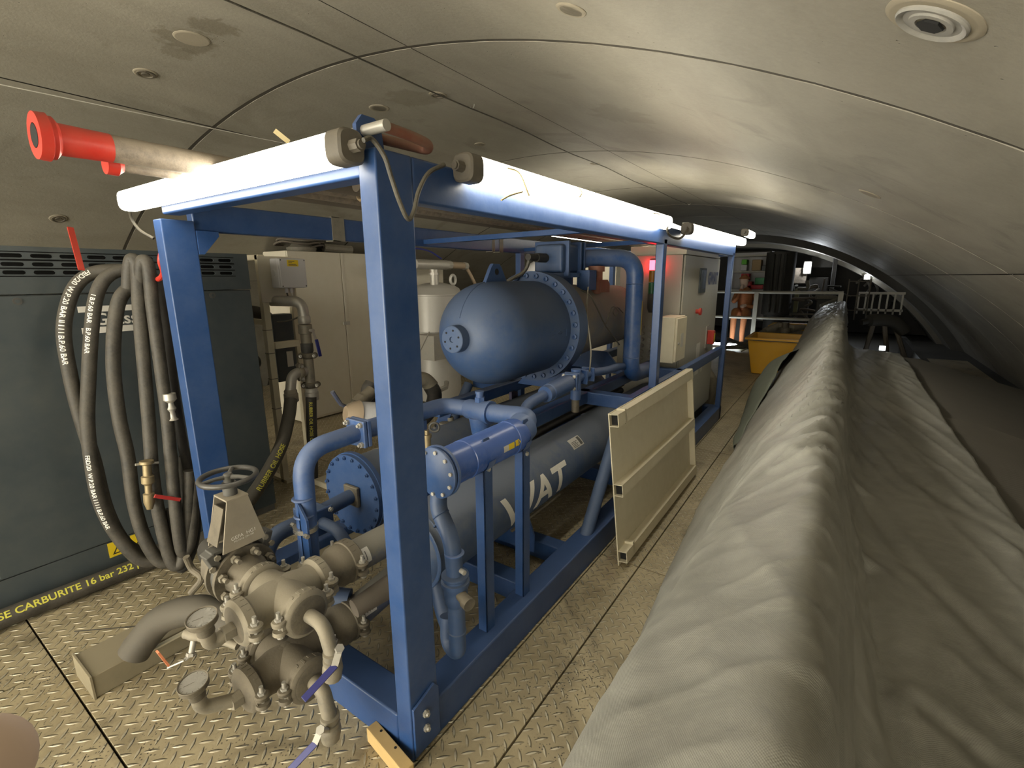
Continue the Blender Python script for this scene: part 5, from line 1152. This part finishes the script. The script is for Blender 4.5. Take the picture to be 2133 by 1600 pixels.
obj('casing', B().lathe(p0, (.3, .9, -.2), [(0, .03), (0, .075), (.03, .08), (.30, .08)], 28), M_whitepl, t); obj('end_bell', B().lathe(p0-Vector((.02, .07, -.02)), (.3, .9, -.2), [(0, .045), (.04, .07), (.08, .082)], 28), M_copper, t)
# small brass fittings and hand wheel between pipes
for i, (px, py, z0, h) in enumerate(((890, 930, 0, .09), (870, 950, 0, .09))): pass
b = B(); p = Vector((-1.520,1.515,0.915)); b.lathe(p, -Z, [(-.02, .010), (0, .011), (0, .022), (.014, .022), (.016, .017), (.10, .017)], 14); solo('brass_fitting', b, M_brass, 'brass fitting nearest the canister cap, behind it', 'fitting', 'brass fittings by the canister')
b = B(); p = Vector((-1.550,1.481,0.889)); b.lathe(p, -Z, [(-.02, .009), (0, .009), (0, .018), (.012, .018), (.014, .013), (.10, .013)], 14); solo('brass_fitting', b, M_brass, 'narrow brass fitting right beside the near post', 'fitting', 'brass fittings by the canister')
b = B(); p = Vector((-1.750,1.804,0.832)); b.tube([p+Vector((.026*math.cos(a)*.8, .026*math.cos(a)*.6, .026*math.sin(a))) for a in [2*PI*k/20 for k in range(20)]], .006, 8, closed=True); b.cyl(p-Vector((.03, -.04, 0)), p+Vector((.006, -.008, 0)), .008, 8); solo('small_hand_wheel', b, M_graydark, 'small grey hand wheel under the blue cooling pipe', 'hand wheel')
b = B(); p = Vector((-2.000,2.150,0.728)); b.cyl(p, p-Z*.12, .03, 16); b.cyl(p+Vector((.0, .06, .02)), p+Vector((0, .06, -.10)), .022, 16); b.cyl(p+Vector((0, -.03, -.03)), p+Vector((0, .09, -.03)), .02, 12); solo('brass_valve', b, M_castlight, 'dusty brass valve cluster behind the blue cooling pipe', 'valve')
# timber and board under the tank
p = Vector((-2.550,2.834,0.582))
for i, (dx, dy, dz, sx, sy, sz) in enumerate(((0, 0, -.07, .12, .10, .12), (-.02, .10, -.04, .14, .10, .16), (0, .30, -.13, .10, .40, .05))):
    solo('timber_block', B().cbox(p+Vector((dx, dy, dz)), (sx, sy, sz), rz=.2*i), M_plywood, ['pale timber block nearest the silver vessel under the tank', 'taller pale timber block beside the slanting brace', 'flat timber board lying behind the long cylinders'][i], 'timber', 'timber under the tank')
solo('navy_board', B().cbox((-2.000,2.935,0.725), (.02, .16, .12), rz=.3), paint('navy board', (.035, .03, .10), .5, .1), 'small navy blue board standing under the big tank', 'board')
b = B(); p = Vector((-2.700,2.831,0.705)); b.tube([p, p+Vector((.05, .06, .03)), p+Vector((.02, .1, .06))], .022, 10); b.cyl(p-Vector((.02, .06, .05)), p-Vector((.02, -.0, .05)), .02, 10); solo('small_fitting', b, M_galv, 'small chrome fitting beside the black hose loop under the tank', 'fitting')

# ------------------------------------------------------------ cream panel leaning on the frame
t = thing('cream_panel', 'cream ribbed steel panel leaning upright against the right of the frame', 'panel', (-.92, 3.1, 0))
th = .09; Mx = Matrix.Translation((-.885, 0, 0)) @ Matrix.Rotation(-math.atan2(.095, .88), 4, 'Y')
y0, y1, hp = 2.36, 3.93, .90
obj('sheet', B().box((-.006, y0, .004), (0, y1, hp), Mx), M_cream, t)
def chan(z0, z1, ya=y0+.0, yb=y1-.02, name='rib'):     # open-ended square channel
    b = B(); d = .052; w_ = .004
    b.box((0, ya, z0), (d, yb, z0+w_), Mx); b.box((0, ya, z1-w_), (d, yb, z1), Mx); b.box((d-w_, ya, z0), (d, yb, z1), Mx)
    o = obj(name, b, M_cream, t, bevel=.001); b = B(); b.box((.0005, ya+.03, z0+w_), (d-w_, ya+.032, z1-w_), Mx); obj('dark_end_plate', b, M_hole, t); return o  # black plate stands in for the shade inside the channel
chan(hp-.075, hp-.004); chan(.425, .495); chan(.03, .095)
for z0 in (.06, hp-.045):
    b = B(); b.box((.0, y0+.10, z0-.035 if z0 > .5 else z0-.02), (.052, y0+.125, z0+.05), Mx); obj('hook_tab', b, M_cream, t, bevel=.003)
obj('end_flange', B().box((0, y1-.02, .004), (.045, y1, hp), Mx), M_cream, t, bevel=.002)
# ------------------------------------------------------------ control cabinet at the far end of the frame
t = thing('control_cabinet', 'tall grey control cabinet with display and GWAT logo', 'cabinet', (-1.45, 5.1, .16))
KX = -1.185
obj('carcass', B().box((-1.78, 4.42, .17), (KX-.02, 5.84, 1.81)), M_gray, t, bevel=.005)
obj('door', B().box((KX-.018, 4.435, .20), (KX, 5.835, 1.805)), M_gray, t, bevel=.006)
obj('plinth', B().box((-1.76, 4.45, .0), (KX-.03, 5.68, .17)), M_graydark, t)
obj('roof_tray', B().box((-1.70, 4.45, 1.812), (KX-.0, 5.82, 1.895)), M_white, t, bevel=.006)
d = obj('display', B().box((KX, 4.95, 1.46), (KX+.012, 5.20, 1.70)), M_comp, t, bevel=.004); obj('screen', B().box((KX+.012, 4.98, 1.50), (KX+.013, 5.17, 1.68)), M_glass, d)
b = B(); letters(b, 'GWAT', (KX+.002, 5.55, 1.60), Y, Z, .16, .010, sx=.9, shear=.12); obj('logo_lettering', b, M_blueprint, t, label='navy lettering GWAT')
b = B(); b.cyl((KX, 4.93, 1.285), (KX+.03, 4.93, 1.285), .022, 16); b.cyl((KX+.03, 4.93, 1.285), (KX+.05, 4.93, 1.285), .034, 20); obj('stop_button', b, M_red, t, label='red stop button')
b = B(); b.box((KX, 5.42, .86), (KX+.008, 5.56, 1.10)); sw = obj('switch_plate', b, M_galv, t); obj('rotary_switch', B().box((KX+.008, 5.46, .90), (KX+.075, 5.53, 1.05)), M_red, sw, bevel=.008, label='red rotary handle'); obj('switch_label', B().box((KX+.0755, 5.47, .93), (KX+.077, 5.52, 1.02)), M_yel, sw)
b = B(); b.box((KX, 5.06, .62), (KX+.001, 5.20, .95)); b.box((KX, 5.30, .62), (KX+.001, 5.36, .80)); obj('rating_label', b, M_paper, t)
# stack light on the near face
t = thing('stack_light', 'signal tower glowing red on the near face of the control cabinet', 'signal light', (-1.45, 4.37, 1.34))
obj('base', B().lathe((-1.45, 4.37, 1.30), Z, [(0, .02), (.04, .035), (.17, .035)], 20), M_graydark, t)
obj('green_lens', B().cyl((-1.45, 4.37, 1.47), (-1.45, 4.37, 1.57), .033, 20), M_greenlens, t); obj('amber_lens', B().cyl((-1.45, 4.37, 1.575), (-1.45, 4.37, 1.675), .033, 20), M_amber, t)
obj('red_lens', B().cyl((-1.45, 4.37, 1.68), (-1.45, 4.37, 1.765), .033, 20), M_redlamp, t, label='lit red lens'); obj('cap', B().lathe((-1.45, 4.37, 1.765), Z, [(0, .034), (.012, .03), (.016, .01)], 20), M_graydark, t)
obj('bracket', B().box((-1.46, 4.37, 1.33), (-1.44, 4.42, 1.38)), M_graydark, t)
t = thing('switch_box', 'small cream electrical box mounted low on the control cabinet', 'electrical box', (-1.2, 4.26, .9))
obj('casing', B().box((-1.285, 4.09, .895), (-1.145, 4.40, 1.285)), M_cream, t, bevel=.004); obj('lid', B().box((-1.145, 4.10, .905), (-1.125, 4.39, 1.275)), M_cream, t, bevel=.004); obj('lock', B().cyl((-1.125, 4.15, 1.06), (-1.115, 4.15, 1.06), .012, 12), M_galv, t); obj('label_plate', B().box((-1.125, 4.22, 1.02), (-1.1235, 4.30, 1.14)), M_paper, t)
solo('blue_mount_plate', B().box((-1.335, 4.20, .88), (-1.30, 4.41, 1.20)), M_blueframe, 'blue plate behind the small cream electrical box', 'plate')
for i in range(2):
    for k in range(6):
        g = B(); g.cyl((-1.53+i*.075, 4.415, .87+k*.058), (-1.53+i*.075, 4.37, .87+k*.058), .019, 10); g.cyl((-1.53+i*.075, 4.37, .87+k*.058), (-1.53+i*.075, 4.355, .87+k*.058), .014, 10)
        solo('cable_gland', g, M_galv, 'round metal cable gland in the cluster low on the control cabinet', 'cable gland', 'glands on the near face of the control cabinet')
# pale panel seen behind the tank
solo('rear_cabinet', B().box((-3.10, 5.95, .0), (-2.45, 6.6, 1.82)), M_white, 'plain off white cabinet beyond the frame behind the riser', 'cabinet', bevel=.006)
solo('round_duct', B().tube([(-2.25, 4.75, 1.05), (-2.10, 4.9, 1.25), (-1.95, 5.2, 1.45), (-1.93, 5.5, 1.5)], .12, 20), M_pipebrown, 'dusty round duct behind the rear of the big tank', 'duct')
solo('flexible_duct', B().tube([Vector((-3.6+.0*k, 5.6+.06*k, 1.72-.004*(k-8)**2)) for k in range(17)], [.16+.008*(k % 2) for k in range(17)], 20), M_whitepl, 'white ribbed flexible duct beyond the mid post at left', 'duct')
# ------------------------------------------------------------ pipes stored on top of the frame
t = thing('flanged_pipe', 'large stained pipe with bright red flange sticking out over the front lamp', 'pipe', (-1.80, 4, 1.96))
PX, PZ, PR_ = -1.80, 1.993, .037
obj('pipe', B().cyl((PX, .47, PZ), (PX, 8.2, PZ), PR_, 28), M_pipegrey, t)
fl = B(); fl.lathe((PX, .42, PZ), Y, [(0, .030), (0, .058), (.024, .060), (.027, .054), (.036, .054), (.042, .047), (.046, .041), (.16, .0385)], 36); obj('flange', fl, M_red, t, label='red painted flange')
obj('bore', B().lathe((PX, .4195, PZ), Y, [(0, .0305), (.0, .029), (.03, .027), (.03, .001)], 30), M_hole, t)
t = thing('flanged_pipe', 'smaller brown pipe with small red flange just below the large one', 'pipe', (-1.95, 4, 1.95))
obj('pipe', B().cyl((-1.925, .62, 1.971), (-1.925, 8.0, 1.971), .017, 20), M_pipegrey, t); obj('flange', B().lathe((-1.925, .60, 1.971), Y, [(0, .014), (0, .030), (.03, .031), (.034, .026), (.045, .018)], 28), M_red, t, label='red painted flange')
for i, (x, r_, lab, y0_) in enumerate(((-1.70, .033, 'brown pipe nearest the near lamp on the frame roof', 1.02), (-2.02, .028, 'slim brown pipe leftmost of those on the frame roof', 1.02), (-1.625, .024, 'thin pipe at the right edge of the roof stack', 1.3))):
    solo('roof_pipe', B().cyl((x, y0_, 1.952+r_), (x, 7.4-.4*i, 1.952+r_), r_, 20), M_pipebrown, lab, 'pipe', 'brown pipes on the frame roof')
solo('red_pipe_end', B().lathe((-1.70, 7.42, 1.985), Y, [(0, .036), (.0, .05), (.05, .05), (.05, .01)], 24), M_red, 'red cap on the far end of the brown roof pipe', 'pipe cap')
b = B(); b.tube([(-1.66+.0*math.cos(a)+.045*math.cos(a), 1.42+.02*math.sin(a*2), 1.985+.045*math.sin(a)) for a in [2*PI*k/24 for k in range(24)]], .008, 6, closed=True); b.tube([(-1.68+.05*math.cos(a), 1.40+.03*math.sin(a), 1.985+.05*math.sin(a)) for a in [2*PI*k/24 for k in range(24)]], .007, 6, closed=True)
solo('rope_lashing', b, paint('tan rope', (.28, .20, .11), .8, .2), 'tan rope lashing wound round the brown roof pipe', 'rope')
solo('plastic_tie', B().bar((-1.600,0.970,2.095), (-1.580,1.005,2.064), .016, .002, up=(1, -1, 0)), M_plywood, 'pale tie tail poking up behind the front lamp', 'tie')
# ties round the lamps
for i, (px, py, px2, py2) in enumerate(((1060, 352, 1100, 408), (1040, 408, 1075, 398), (1208, 395, 1200, 440), (1360, 448, 1372, 472))):
    z_ = [((-0.950,1.364,1.967), (-0.945,1.429,1.960), (-0.942,1.485,1.897)), ((-0.950,1.330,1.865), (-0.945,1.372,1.884), (-0.945,1.447,1.905)), ((-0.950,1.879,1.977), (-0.945,1.896,1.960), (-0.945,1.871,1.938)), ((-0.950,2.806,1.972), (-0.945,2.893,1.975), (-0.945,2.913,1.961))][i]
    solo('cable_tie', B().tube(spline(z_, 6), .0032, 6), M_plywood, ['long yellowish tie across the near right lamp', 'short tie tail under the near right lamp', 'tie stub on top of the near right lamp at mid length', 'tie tail at the far end of the near right lamp'][i], 'cable tie', 'ties on the near right lamp')
# wooden packer under the near corner
t = thing('wood_packer', 'broken timber packer with two nails at the foot of the near post', 'timber', (-1.13, .86, 0))
M4 = Matrix.Translation((-1.12, .865, .032)) @ Matrix.Rotation(-.16, 4, 'Z')
obj('block', B().box((-.10, -.030, -.030), (.13, .012, .030), M4), M_wood, t, bevel=.003)
for x in (-.05, .04): obj('nail_hole', B().cyl(M4 @ Vector((x, .0, .0302)), M4 @ Vector((x, .0, .0312)), .005, 8), M_hole, t)
# ------------------------------------------------------------ yellow bins
def bin_(label, x0, x1, y0, y1, z1, mat, rim):
    t = thing('plastic_bin', label, 'bin', ((x0+x1)/2, (y0+y1)/2, 0), 'open bins beyond the frame')
    tp_ = .10; b = B(); h = z1; w = .02
    O = [(x0, y0), (x1, y0), (x1, y1), (x0, y1)]; Bq = [(x0+tp_, y0+.06), (x1-tp_, y0+.06), (x1-tp_, y1-.06), (x0+tp_, y1-.06)]
    I = [(x0+w, y0+w), (x1-w, y0+w), (x1-w, y1-w), (x0+w, y1-w)]; IB = [(x0+tp_+w, y0+.06+w), (x1-tp_-w, y0+.06+w), (x1-tp_-w, y1-.06-w), (x0+tp_+w, y1-.06-w)]
    vs = [(*p, .01) for p in Bq]+[(*p, h) for p in O]+[(*p, h) for p in I]+[(*p, .05) for p in IB]
    fs = [(0, 3, 2, 1)]+[(i, (i+1) % 4, 4+(i+1) % 4, 4+i) for i in range(4)]+[(4+i, 4+(i+1) % 4, 8+(i+1) % 4, 8+i) for i in range(4)]+[(8+i, 8+(i+1) % 4, 12+(i+1) % 4, 12+i) for i in range(4)]+[(12, 13, 14, 15)]
    obj('tub', B().add(vs, fs), mat, t, bevel=.012)
    R_ = B(); e = .035
    for (a, c) in (((x0-e, y0-e, h-.035), (x1+e, y0+.01, h)), ((x0-e, y1-.01, h-.035), (x1+e, y1+e, h)), ((x0-e, y0, h-.035), (x0+.01, y1, h)), ((x1-.01, y0, h-.035), (x1+e, y1, h))): R_.box(a, c)
    obj('rim', R_, rim, t, bevel=.006); return t
t = bin_('yellow plastic bin nearest the end of the frame', -1.26, -.46, 8.82, 9.75, .62, M_yellow, M_yellow)
obj('rim_seal', B().box((-1.30, 8.780, .575), (-.42, 8.786, .587)), M_graydark, t); b = B(); letters(b, 'FLEXIBO', (-.83, 8.842, .50), X, Z, .035); obj('lettering', b, M_graydark, t)
bin_('grey dusty bin wedged behind the nearest yellow bin', -1.22, -.44, 9.85, 10.6, .60, M_castlight, M_castlight)
bin_('yellow bin farthest from the camera by the railing', -1.15, -.40, 10.75, 11.5, .66, M_yellow, M_yellow)
b = B(); b.cyl((-.82, 9.95, .50), (-.82, 9.95, .70), .10, 16); b.cyl((-.82, 9.95, .70), (-.82, 9.95, .80), .06, 14); solo('dusty_bucket', b, M_duststeel, 'dusty round can standing in the grey bin', 'can')
b = B(); b.tube([(-1.15, 10.0, .62), (-.95, 10.2, .70), (-.7, 10.1, .68), (-.55, 10.3, .70)], [.06, .08, .07, .05], 10); solo('rag_pile', b, M_castlight, 'crumpled rags lying on the grey bin', 'rags')
solo('dark_sack', B().tube([(-1.30, 6.1, .0), (-1.30, 6.12, .18), (-1.29, 6.15, .40), (-1.30, 6.2, .52)], [.12, .15, .12, .03], 14), M_duststeel, 'dusty grey sack standing behind the far frame post', 'sack')
# ------------------------------------------------------------ railing and what lies beyond
t = thing('guard_rail', 'white tubular guard rail across the far end of the deck', 'railing', (-1.3, 12.2, 0))
obj('top_rail', B().cyl((-2.75, 12.2, 1.265), (-.02, 12.2, 1.265), .032, 12), M_rail, t); obj('middle_rail', B().cyl((-2.75, 12.2, .69), (-.02, 12.2, .69), .03, 12), M_rail, t)
for x in (-2.72, -1.64, -.06): obj('post', B().box((x-.045, 12.17, 0), (x+.045, 12.23, 1.26)), M_rail, t, bevel=.006)
t = thing('floor_lamp_bar', 'bright lamp bar lying on the deck below the far railing', 'light', (-2.0, 11.9, 0)); obj('base', B().box((-2.75, 11.84, .0), (-1.2, 11.96, .06)), M_whitepl, t); 
for x0_, x1_ in ((-2.42, -2.24), (-2.1, -1.85)): obj('lit_tube', B().box((x0_, 11.85, .062), (x1_, 11.95, .10)), M_lampcold, t)
far = 'far machinery beyond the railing'
solo('black_column', B().lathe((-1.30, 12.9, .1), Z, [(0, .24), (.62, .24), (.64, .30), (2.05, .31), (2.06, .01)], 28), M_darkmach, 'thick black upright cylinder beyond the white railing', 'column')
for i, x in enumerate((-1.42, -1.30, -1.18)): solo('column_pipe', B().cyl((x, 12.58, .8), (x, 12.58, 2.1), .03, 8), M_darkmach, ['leftmost pipe strapped to the black column', 'middle pipe strapped to the black column', 'rightmost pipe strapped to the black column'][i], 'pipe', 'pipes on the black column')
t = thing('shelf_rack', 'rack of shelves full of coloured boxes beyond the railing', 'shelf', (-1.9, 13.4, 0))
for z in (1.30, 1.74, 2.12): obj('shelf_board', B().box((-2.50, 13.2, z-.03), (-1.56, 13.7, z)), M_rail, t)
for x in (-2.5, -1.58): obj('upright', B().box((x, 13.2, 0), (x+.04, 13.7, 2.2)), M_darkmach, t)
obj('back_sheet', B().box((-2.5, 13.69, .5), (-1.56, 13.7, 2.2)), M_whitepl, t)
for i, (x, z, sx, sz, mt, nm, lab) in enumerate(((-2.02, 1.31, .22, .18, M_crimson, 'crate', 'red crate at the left of the lower shelf'), (-1.74, 1.42, .22, .16, M_green, 'crate', 'green crate on the lower shelf'), (-1.83, 1.31, .34, .10, M_crimson, 'crate', 'long red tray under the green crate'), (-2.08, 1.52, .18, .16, M_crimson, 'crate', 'red crate stacked on the left crate'), (-1.85, 1.75, .20, .26, M_card, 'cardboard_box', 'cardboard box on the upper shelf'), (-2.13, 1.90, .12, .12, M_lime, 'small_box', 'lime green box on the upper shelf'), (-2.13, 1.75, .14, .14, M_whitepl, 'small_box', 'white box under the lime box'), (-1.66, 1.75, .14, .12, M_comp, 'small_box', 'grey case at the right of the upper shelf'), (-1.62, 1.31, .07, .15, M_paper, 'bottle', 'white bottle at the right end of the lower shelf'))):
    solo(nm, B().box((x-sx/2, 13.22, z), (x+sx/2, 13.5, z+sz)), mt, lab, 'box' if nm != 'bottle' else 'bottle', bevel=.012)
# seated worker in orange
t = thing('person', 'seated person in orange overalls leaning forward beyond the railing', 'person', (-1.95, 12.75, .35)); pp = Vector((-1.98, 12.75, 0))
def limb(nm, pts, rs, mat, n=12): return obj(nm, B().tube(spline([pp+Vector(p) for p in pts], 5), [v for i in range(len(rs)-1) for v in [rs[i]+(rs[i+1]-rs[i])*k/5 for k in range(5)]]+[rs[-1]], n), mat, t)
limb('torso', [(0, .05, .72), (.02, .03, .90), (.03, -.02, 1.12), (.02, -.05, 1.26), (.0, -.07, 1.36)], [.16, .15, .175, .15, .06], M_orange, 18)
limb('head', [(-.01, -.08, 1.36), (-.01, -.10, 1.44), (-.015, -.11, 1.53), (-.01, -.10, 1.60)], [.055, .085, .095, .05], M_skin, 16)
limb('hard_hat', [(-.01, -.10, 1.56), (-.01, -.10, 1.58), (-.01, -.10, 1.66)], [.125, .115, .03], M_orange, 16)
limb('arm', [(.17, -.02, 1.24), (.27, -.02, 1.05), (.25, -.20, .92), (.10, -.32, .95)], [.065, .055, .048, .035], M_orange); limb('arm', [(-.15, -.04, 1.24), (-.20, -.12, 1.04), (-.10, -.28, 1.12), (-.04, -.24, 1.32)], [.06, .055, .045, .035], M_orange)
limb('leg', [(.09, .02, .74), (.12, -.30, .80), (.12, -.46, .76), (.10, -.46, .40), (.10, -.44, .12)], [.10, .09, .075, .06, .05], M_orange); limb('leg', [(-.10, .02, .74), (-.10, -.28, .80), (-.11, -.44, .76), (-.11, -.46, .40), (-.11, -.45, .12)], [.10, .09, .075, .06, .05], M_orange)
for x in (.10, -.11): limb('boot', [(x, -.42, .08), (x, -.50, .07), (x, -.60, .06)], [.05, .055, .04], M_black)
for s, pts in ((1, [(.10, -.32, .95), (.05, -.37, .94), (.0, -.40, .93)]), (2, [(-.04, -.24, 1.32), (-.03, -.21, 1.38), (-.02, -.20, 1.43)])): limb('hand', pts, [.035, .042, .025], M_skin)
solo('stool', B().box((-2.2, 12.62, .04), (-1.75, 13.0, .62)), M_darkmach, 'dark block the person in orange sits on', 'seat')
# clutter between the column and the tarpaulin
random.seed(11)
spec = [('black_box', (-.62, 15.6, 1.35), (.45, .4, .45), M_black, 'square black box right of the far bright lamp'), ('black_box', (-.60, 15.7, 2.0), (.5, .4, .35), M_darkmach, 'black box above the square one near the far lamp'),
 ('steel_post', (-.30, 15.4, 1.1), (.10, .1, 2.2), M_black, 'dark post between the far boxes and the shield ring'), ('tan_tank', (-1.15, 15.5, 1.62), (.5, .4, .42), M_pipegrey, 'tan tank left of the far bright lamp'),
 ('dark_machine', (-1.0, 14.9, .75), (.5, .5, .9), M_darkmach, 'dark machine block behind the railing'), ('dark_machine', (-.35, 13.6, .75), (.35, .5, .7), M_darkmach, 'low dark machine behind the end of the tarpaulin ridge'), ('green_panel', (-1.0, 14.3, 1.0), (.10, .1, .6), paint('olive hose', (.20, .20, .08), .6, .3), 'olive strip hanging behind the railing')]
for nm, c, s, mt, lab in spec:
    solo(nm, B().cbox(c, s), mt, lab, 'machinery', bevel=.02)
t = thing('far_lamp', 'bright cool work lamp far down the tunnel', 'light', (-.92, 15.2, 1.6)); obj('lit_lens', B().cbox((-.90, 15.2, 1.83), (.13, .05, .26)), M_lampfar, t, bevel=.01); obj('lamp_case', B().cbox((-.90, 15.25, 1.83), (.18, .05, .32)), M_darkmach, t)
for i in range(26):
    x = -1.1+random.random()*1.1; y = 13+random.random()*2.5; z = .1+random.random()*1.3
    pts = [(x, y, z), (x+random.uniform(-.3, .3), y+random.uniform(-.3, .3), z+random.uniform(-.4, .4)), (x+random.uniform(-.5, .5), y, z+random.uniform(-.6, .5))]
    solo('machine_pipe', B().tube(spline(pts, 5), random.choice([.02, .03, .045]), 8), random.choice([M_darkmach, M_pipebrown, M_duststeel, M_cablegrey]), 'one of many dark pipes and hoses tangled beyond the railing', 'pipe', 'tangled pipes beyond the railing')
for i in range(12):
    x = -2.4+random.random()*2; y = 11.2+random.random()*.7
    pts = [(x, y, .03), (x+random.uniform(.2, .6), y+random.uniform(-.1, .1), .05+random.random()*.25), (x+random.uniform(.6, 1.1), y+random.uniform(-.1, .1), .03+random.random()*.2)]
    solo('loose_pipe', B().tube(spline(pts, 4), random.choice([.015, .022, .03]), 8), random.choice([M_duststeel, M_castlight, M_cablegrey]), 'one of the loose pipes lying on the deck below the far railing', 'pipe', 'loose pipes on the deck')
solo('sloping_beam', B().bar((-2.6, 11.0, .55), (-1.35, 11.0, .10), .06, .06), M_darkmach, 'dark beam sloping down behind the far frame post', 'beam')
# right hand opening beyond the covered barrier
t = thing('dark_machine', 'dark machine on slanting legs beyond the end of the belt', 'machinery', (.6, 9.95, 0)); obj('body', B().tube(spline([(.28, 9.8, .86), (.45, 9.9, .90), (.70, 10.0, .88), (.88, 10.1, .72)], 6), [.05]*4+[.10]*8+[.10]*7, 14), M_darkmach, t)
for i, (a, c) in enumerate((((.45, 9.9, .85), (.35, 9.8, .0)), ((.6, 10, .85), (.75, 9.9, .0)), ((.75, 10.1, .8), (1.05, 10.1, .0)))): obj('leg', B().cyl(a, c, .035, 8), M_pipebrown, t)
t = thing('white_guard', 'white framed guard panel far behind the dark machine at right', 'railing', (.7, 13, .6))
for z in (.86, 1.22): obj('rail', B().box((.25, 13, z), (1.05, 13.04, z+.05)), M_rail, t)
for k in range(7): obj('bar', B().box((.25+.125*k, 13, .80), (.28+.125*k, 13.03, 1.24)), M_rail, t)
t = thing('wire_gate', 'thin steel gate standing right of the tarpaulin ridge end', 'gate', (.25, 12.8, 0))
for x in (.05, .22, .42): obj('bar', B().cyl((x, 12.5, .7), (x, 12.5, 1.55), .012, 6), M_duststeel, t)
for z in (.9, 1.2, 1.5): obj('bar', B().cyl((.05, 12.5, z), (.42, 12.5, z), .010, 6), M_duststeel, t)
for i in range(10):
    a = random.random()*1.2; r_ = 3.9+random.random()*.8; x = .2+random.random()*1.3; z = 1.35+random.random()*.9-.45*x
    solo('segment_hose', B().tube(spline([(x, 16, z), (x+.15, 16.2, z+.12), (x+.3, 16, z-.1), (x+.25, 16.3, z-.3)], 5), .03, 6), random.choice([M_cablegrey, M_darkmach, M_steelring]), 'one of the hoses curling on the shield far at right', 'hose', 'hoses on the shield')
t = thing('deck_lamp', 'small bright lamp low behind the dark machine at right', 'light', (.62, 9.6, .42)); obj('lit_lens', B().cbox((.60, 9.6, .48), (.07, .03, .06)), M_lampcold, t); obj('lamp_case', B().cbox((.60, 9.63, .48), (.09, .03, .08)), M_darkmach, t)
solo('dark_hoarding', B().box((-6.5, 17.2, 0), (2.2, 17.3, 2.4)), M_darkmach, 'dark bulkhead closing the view far down the tunnel', 'bulkhead')
b = B(); b.box((1.0, 7.4, .1), (1.08, 12.0, .45)); solo('side_ledge', b, M_darkmach, 'dark ledge along the foot of the right lining', 'ledge')
# ------------------------------------------------------------ photographer's fingertip in the lower left corner
fp_ = spline([Vector(p) for p in ((-0.1150,0.0033,1.5377), (-0.1176,0.0021,1.5355), (-0.1236,-0.0010,1.5297), (-0.1323,-0.0057,1.5209), (-0.1587,-0.0180,1.4963), (-0.1984,-0.0365,1.4599))], 4)
rs_ = [.0030, .0056, .0072, .0082, .0086, .0089, .0090, .0091, .0092, .0092, .0090, .0088, .0087, .0088, .0090, .0091, .0090, .0089, .0088, .0088, .0088]
t = thing('finger', 'pink fingertip of the photographer at the lower left corner', 'finger', tuple(fp_[0]))
obj('fingertip', B().tube(fp_, rs_[:len(fp_)]+[.0088]*(len(fp_)-len(rs_)), 24), M_skin, t, sharp=180)
t = thing('far_lamp', 'work lamp added to give the shield ring far at right its sheen', 'light', (.45, 15.3, 1.5)); obj('lit_lens', B().cbox((.42, 15.3, 1.58), (.10, .05, .10)), M_lampfar, t, bevel=.01); obj('lamp_case', B().cbox((.42, 15.35, 1.58), (.13, .05, .13)), M_darkmach, t)  # lamp added to put a sheen on the shield ring
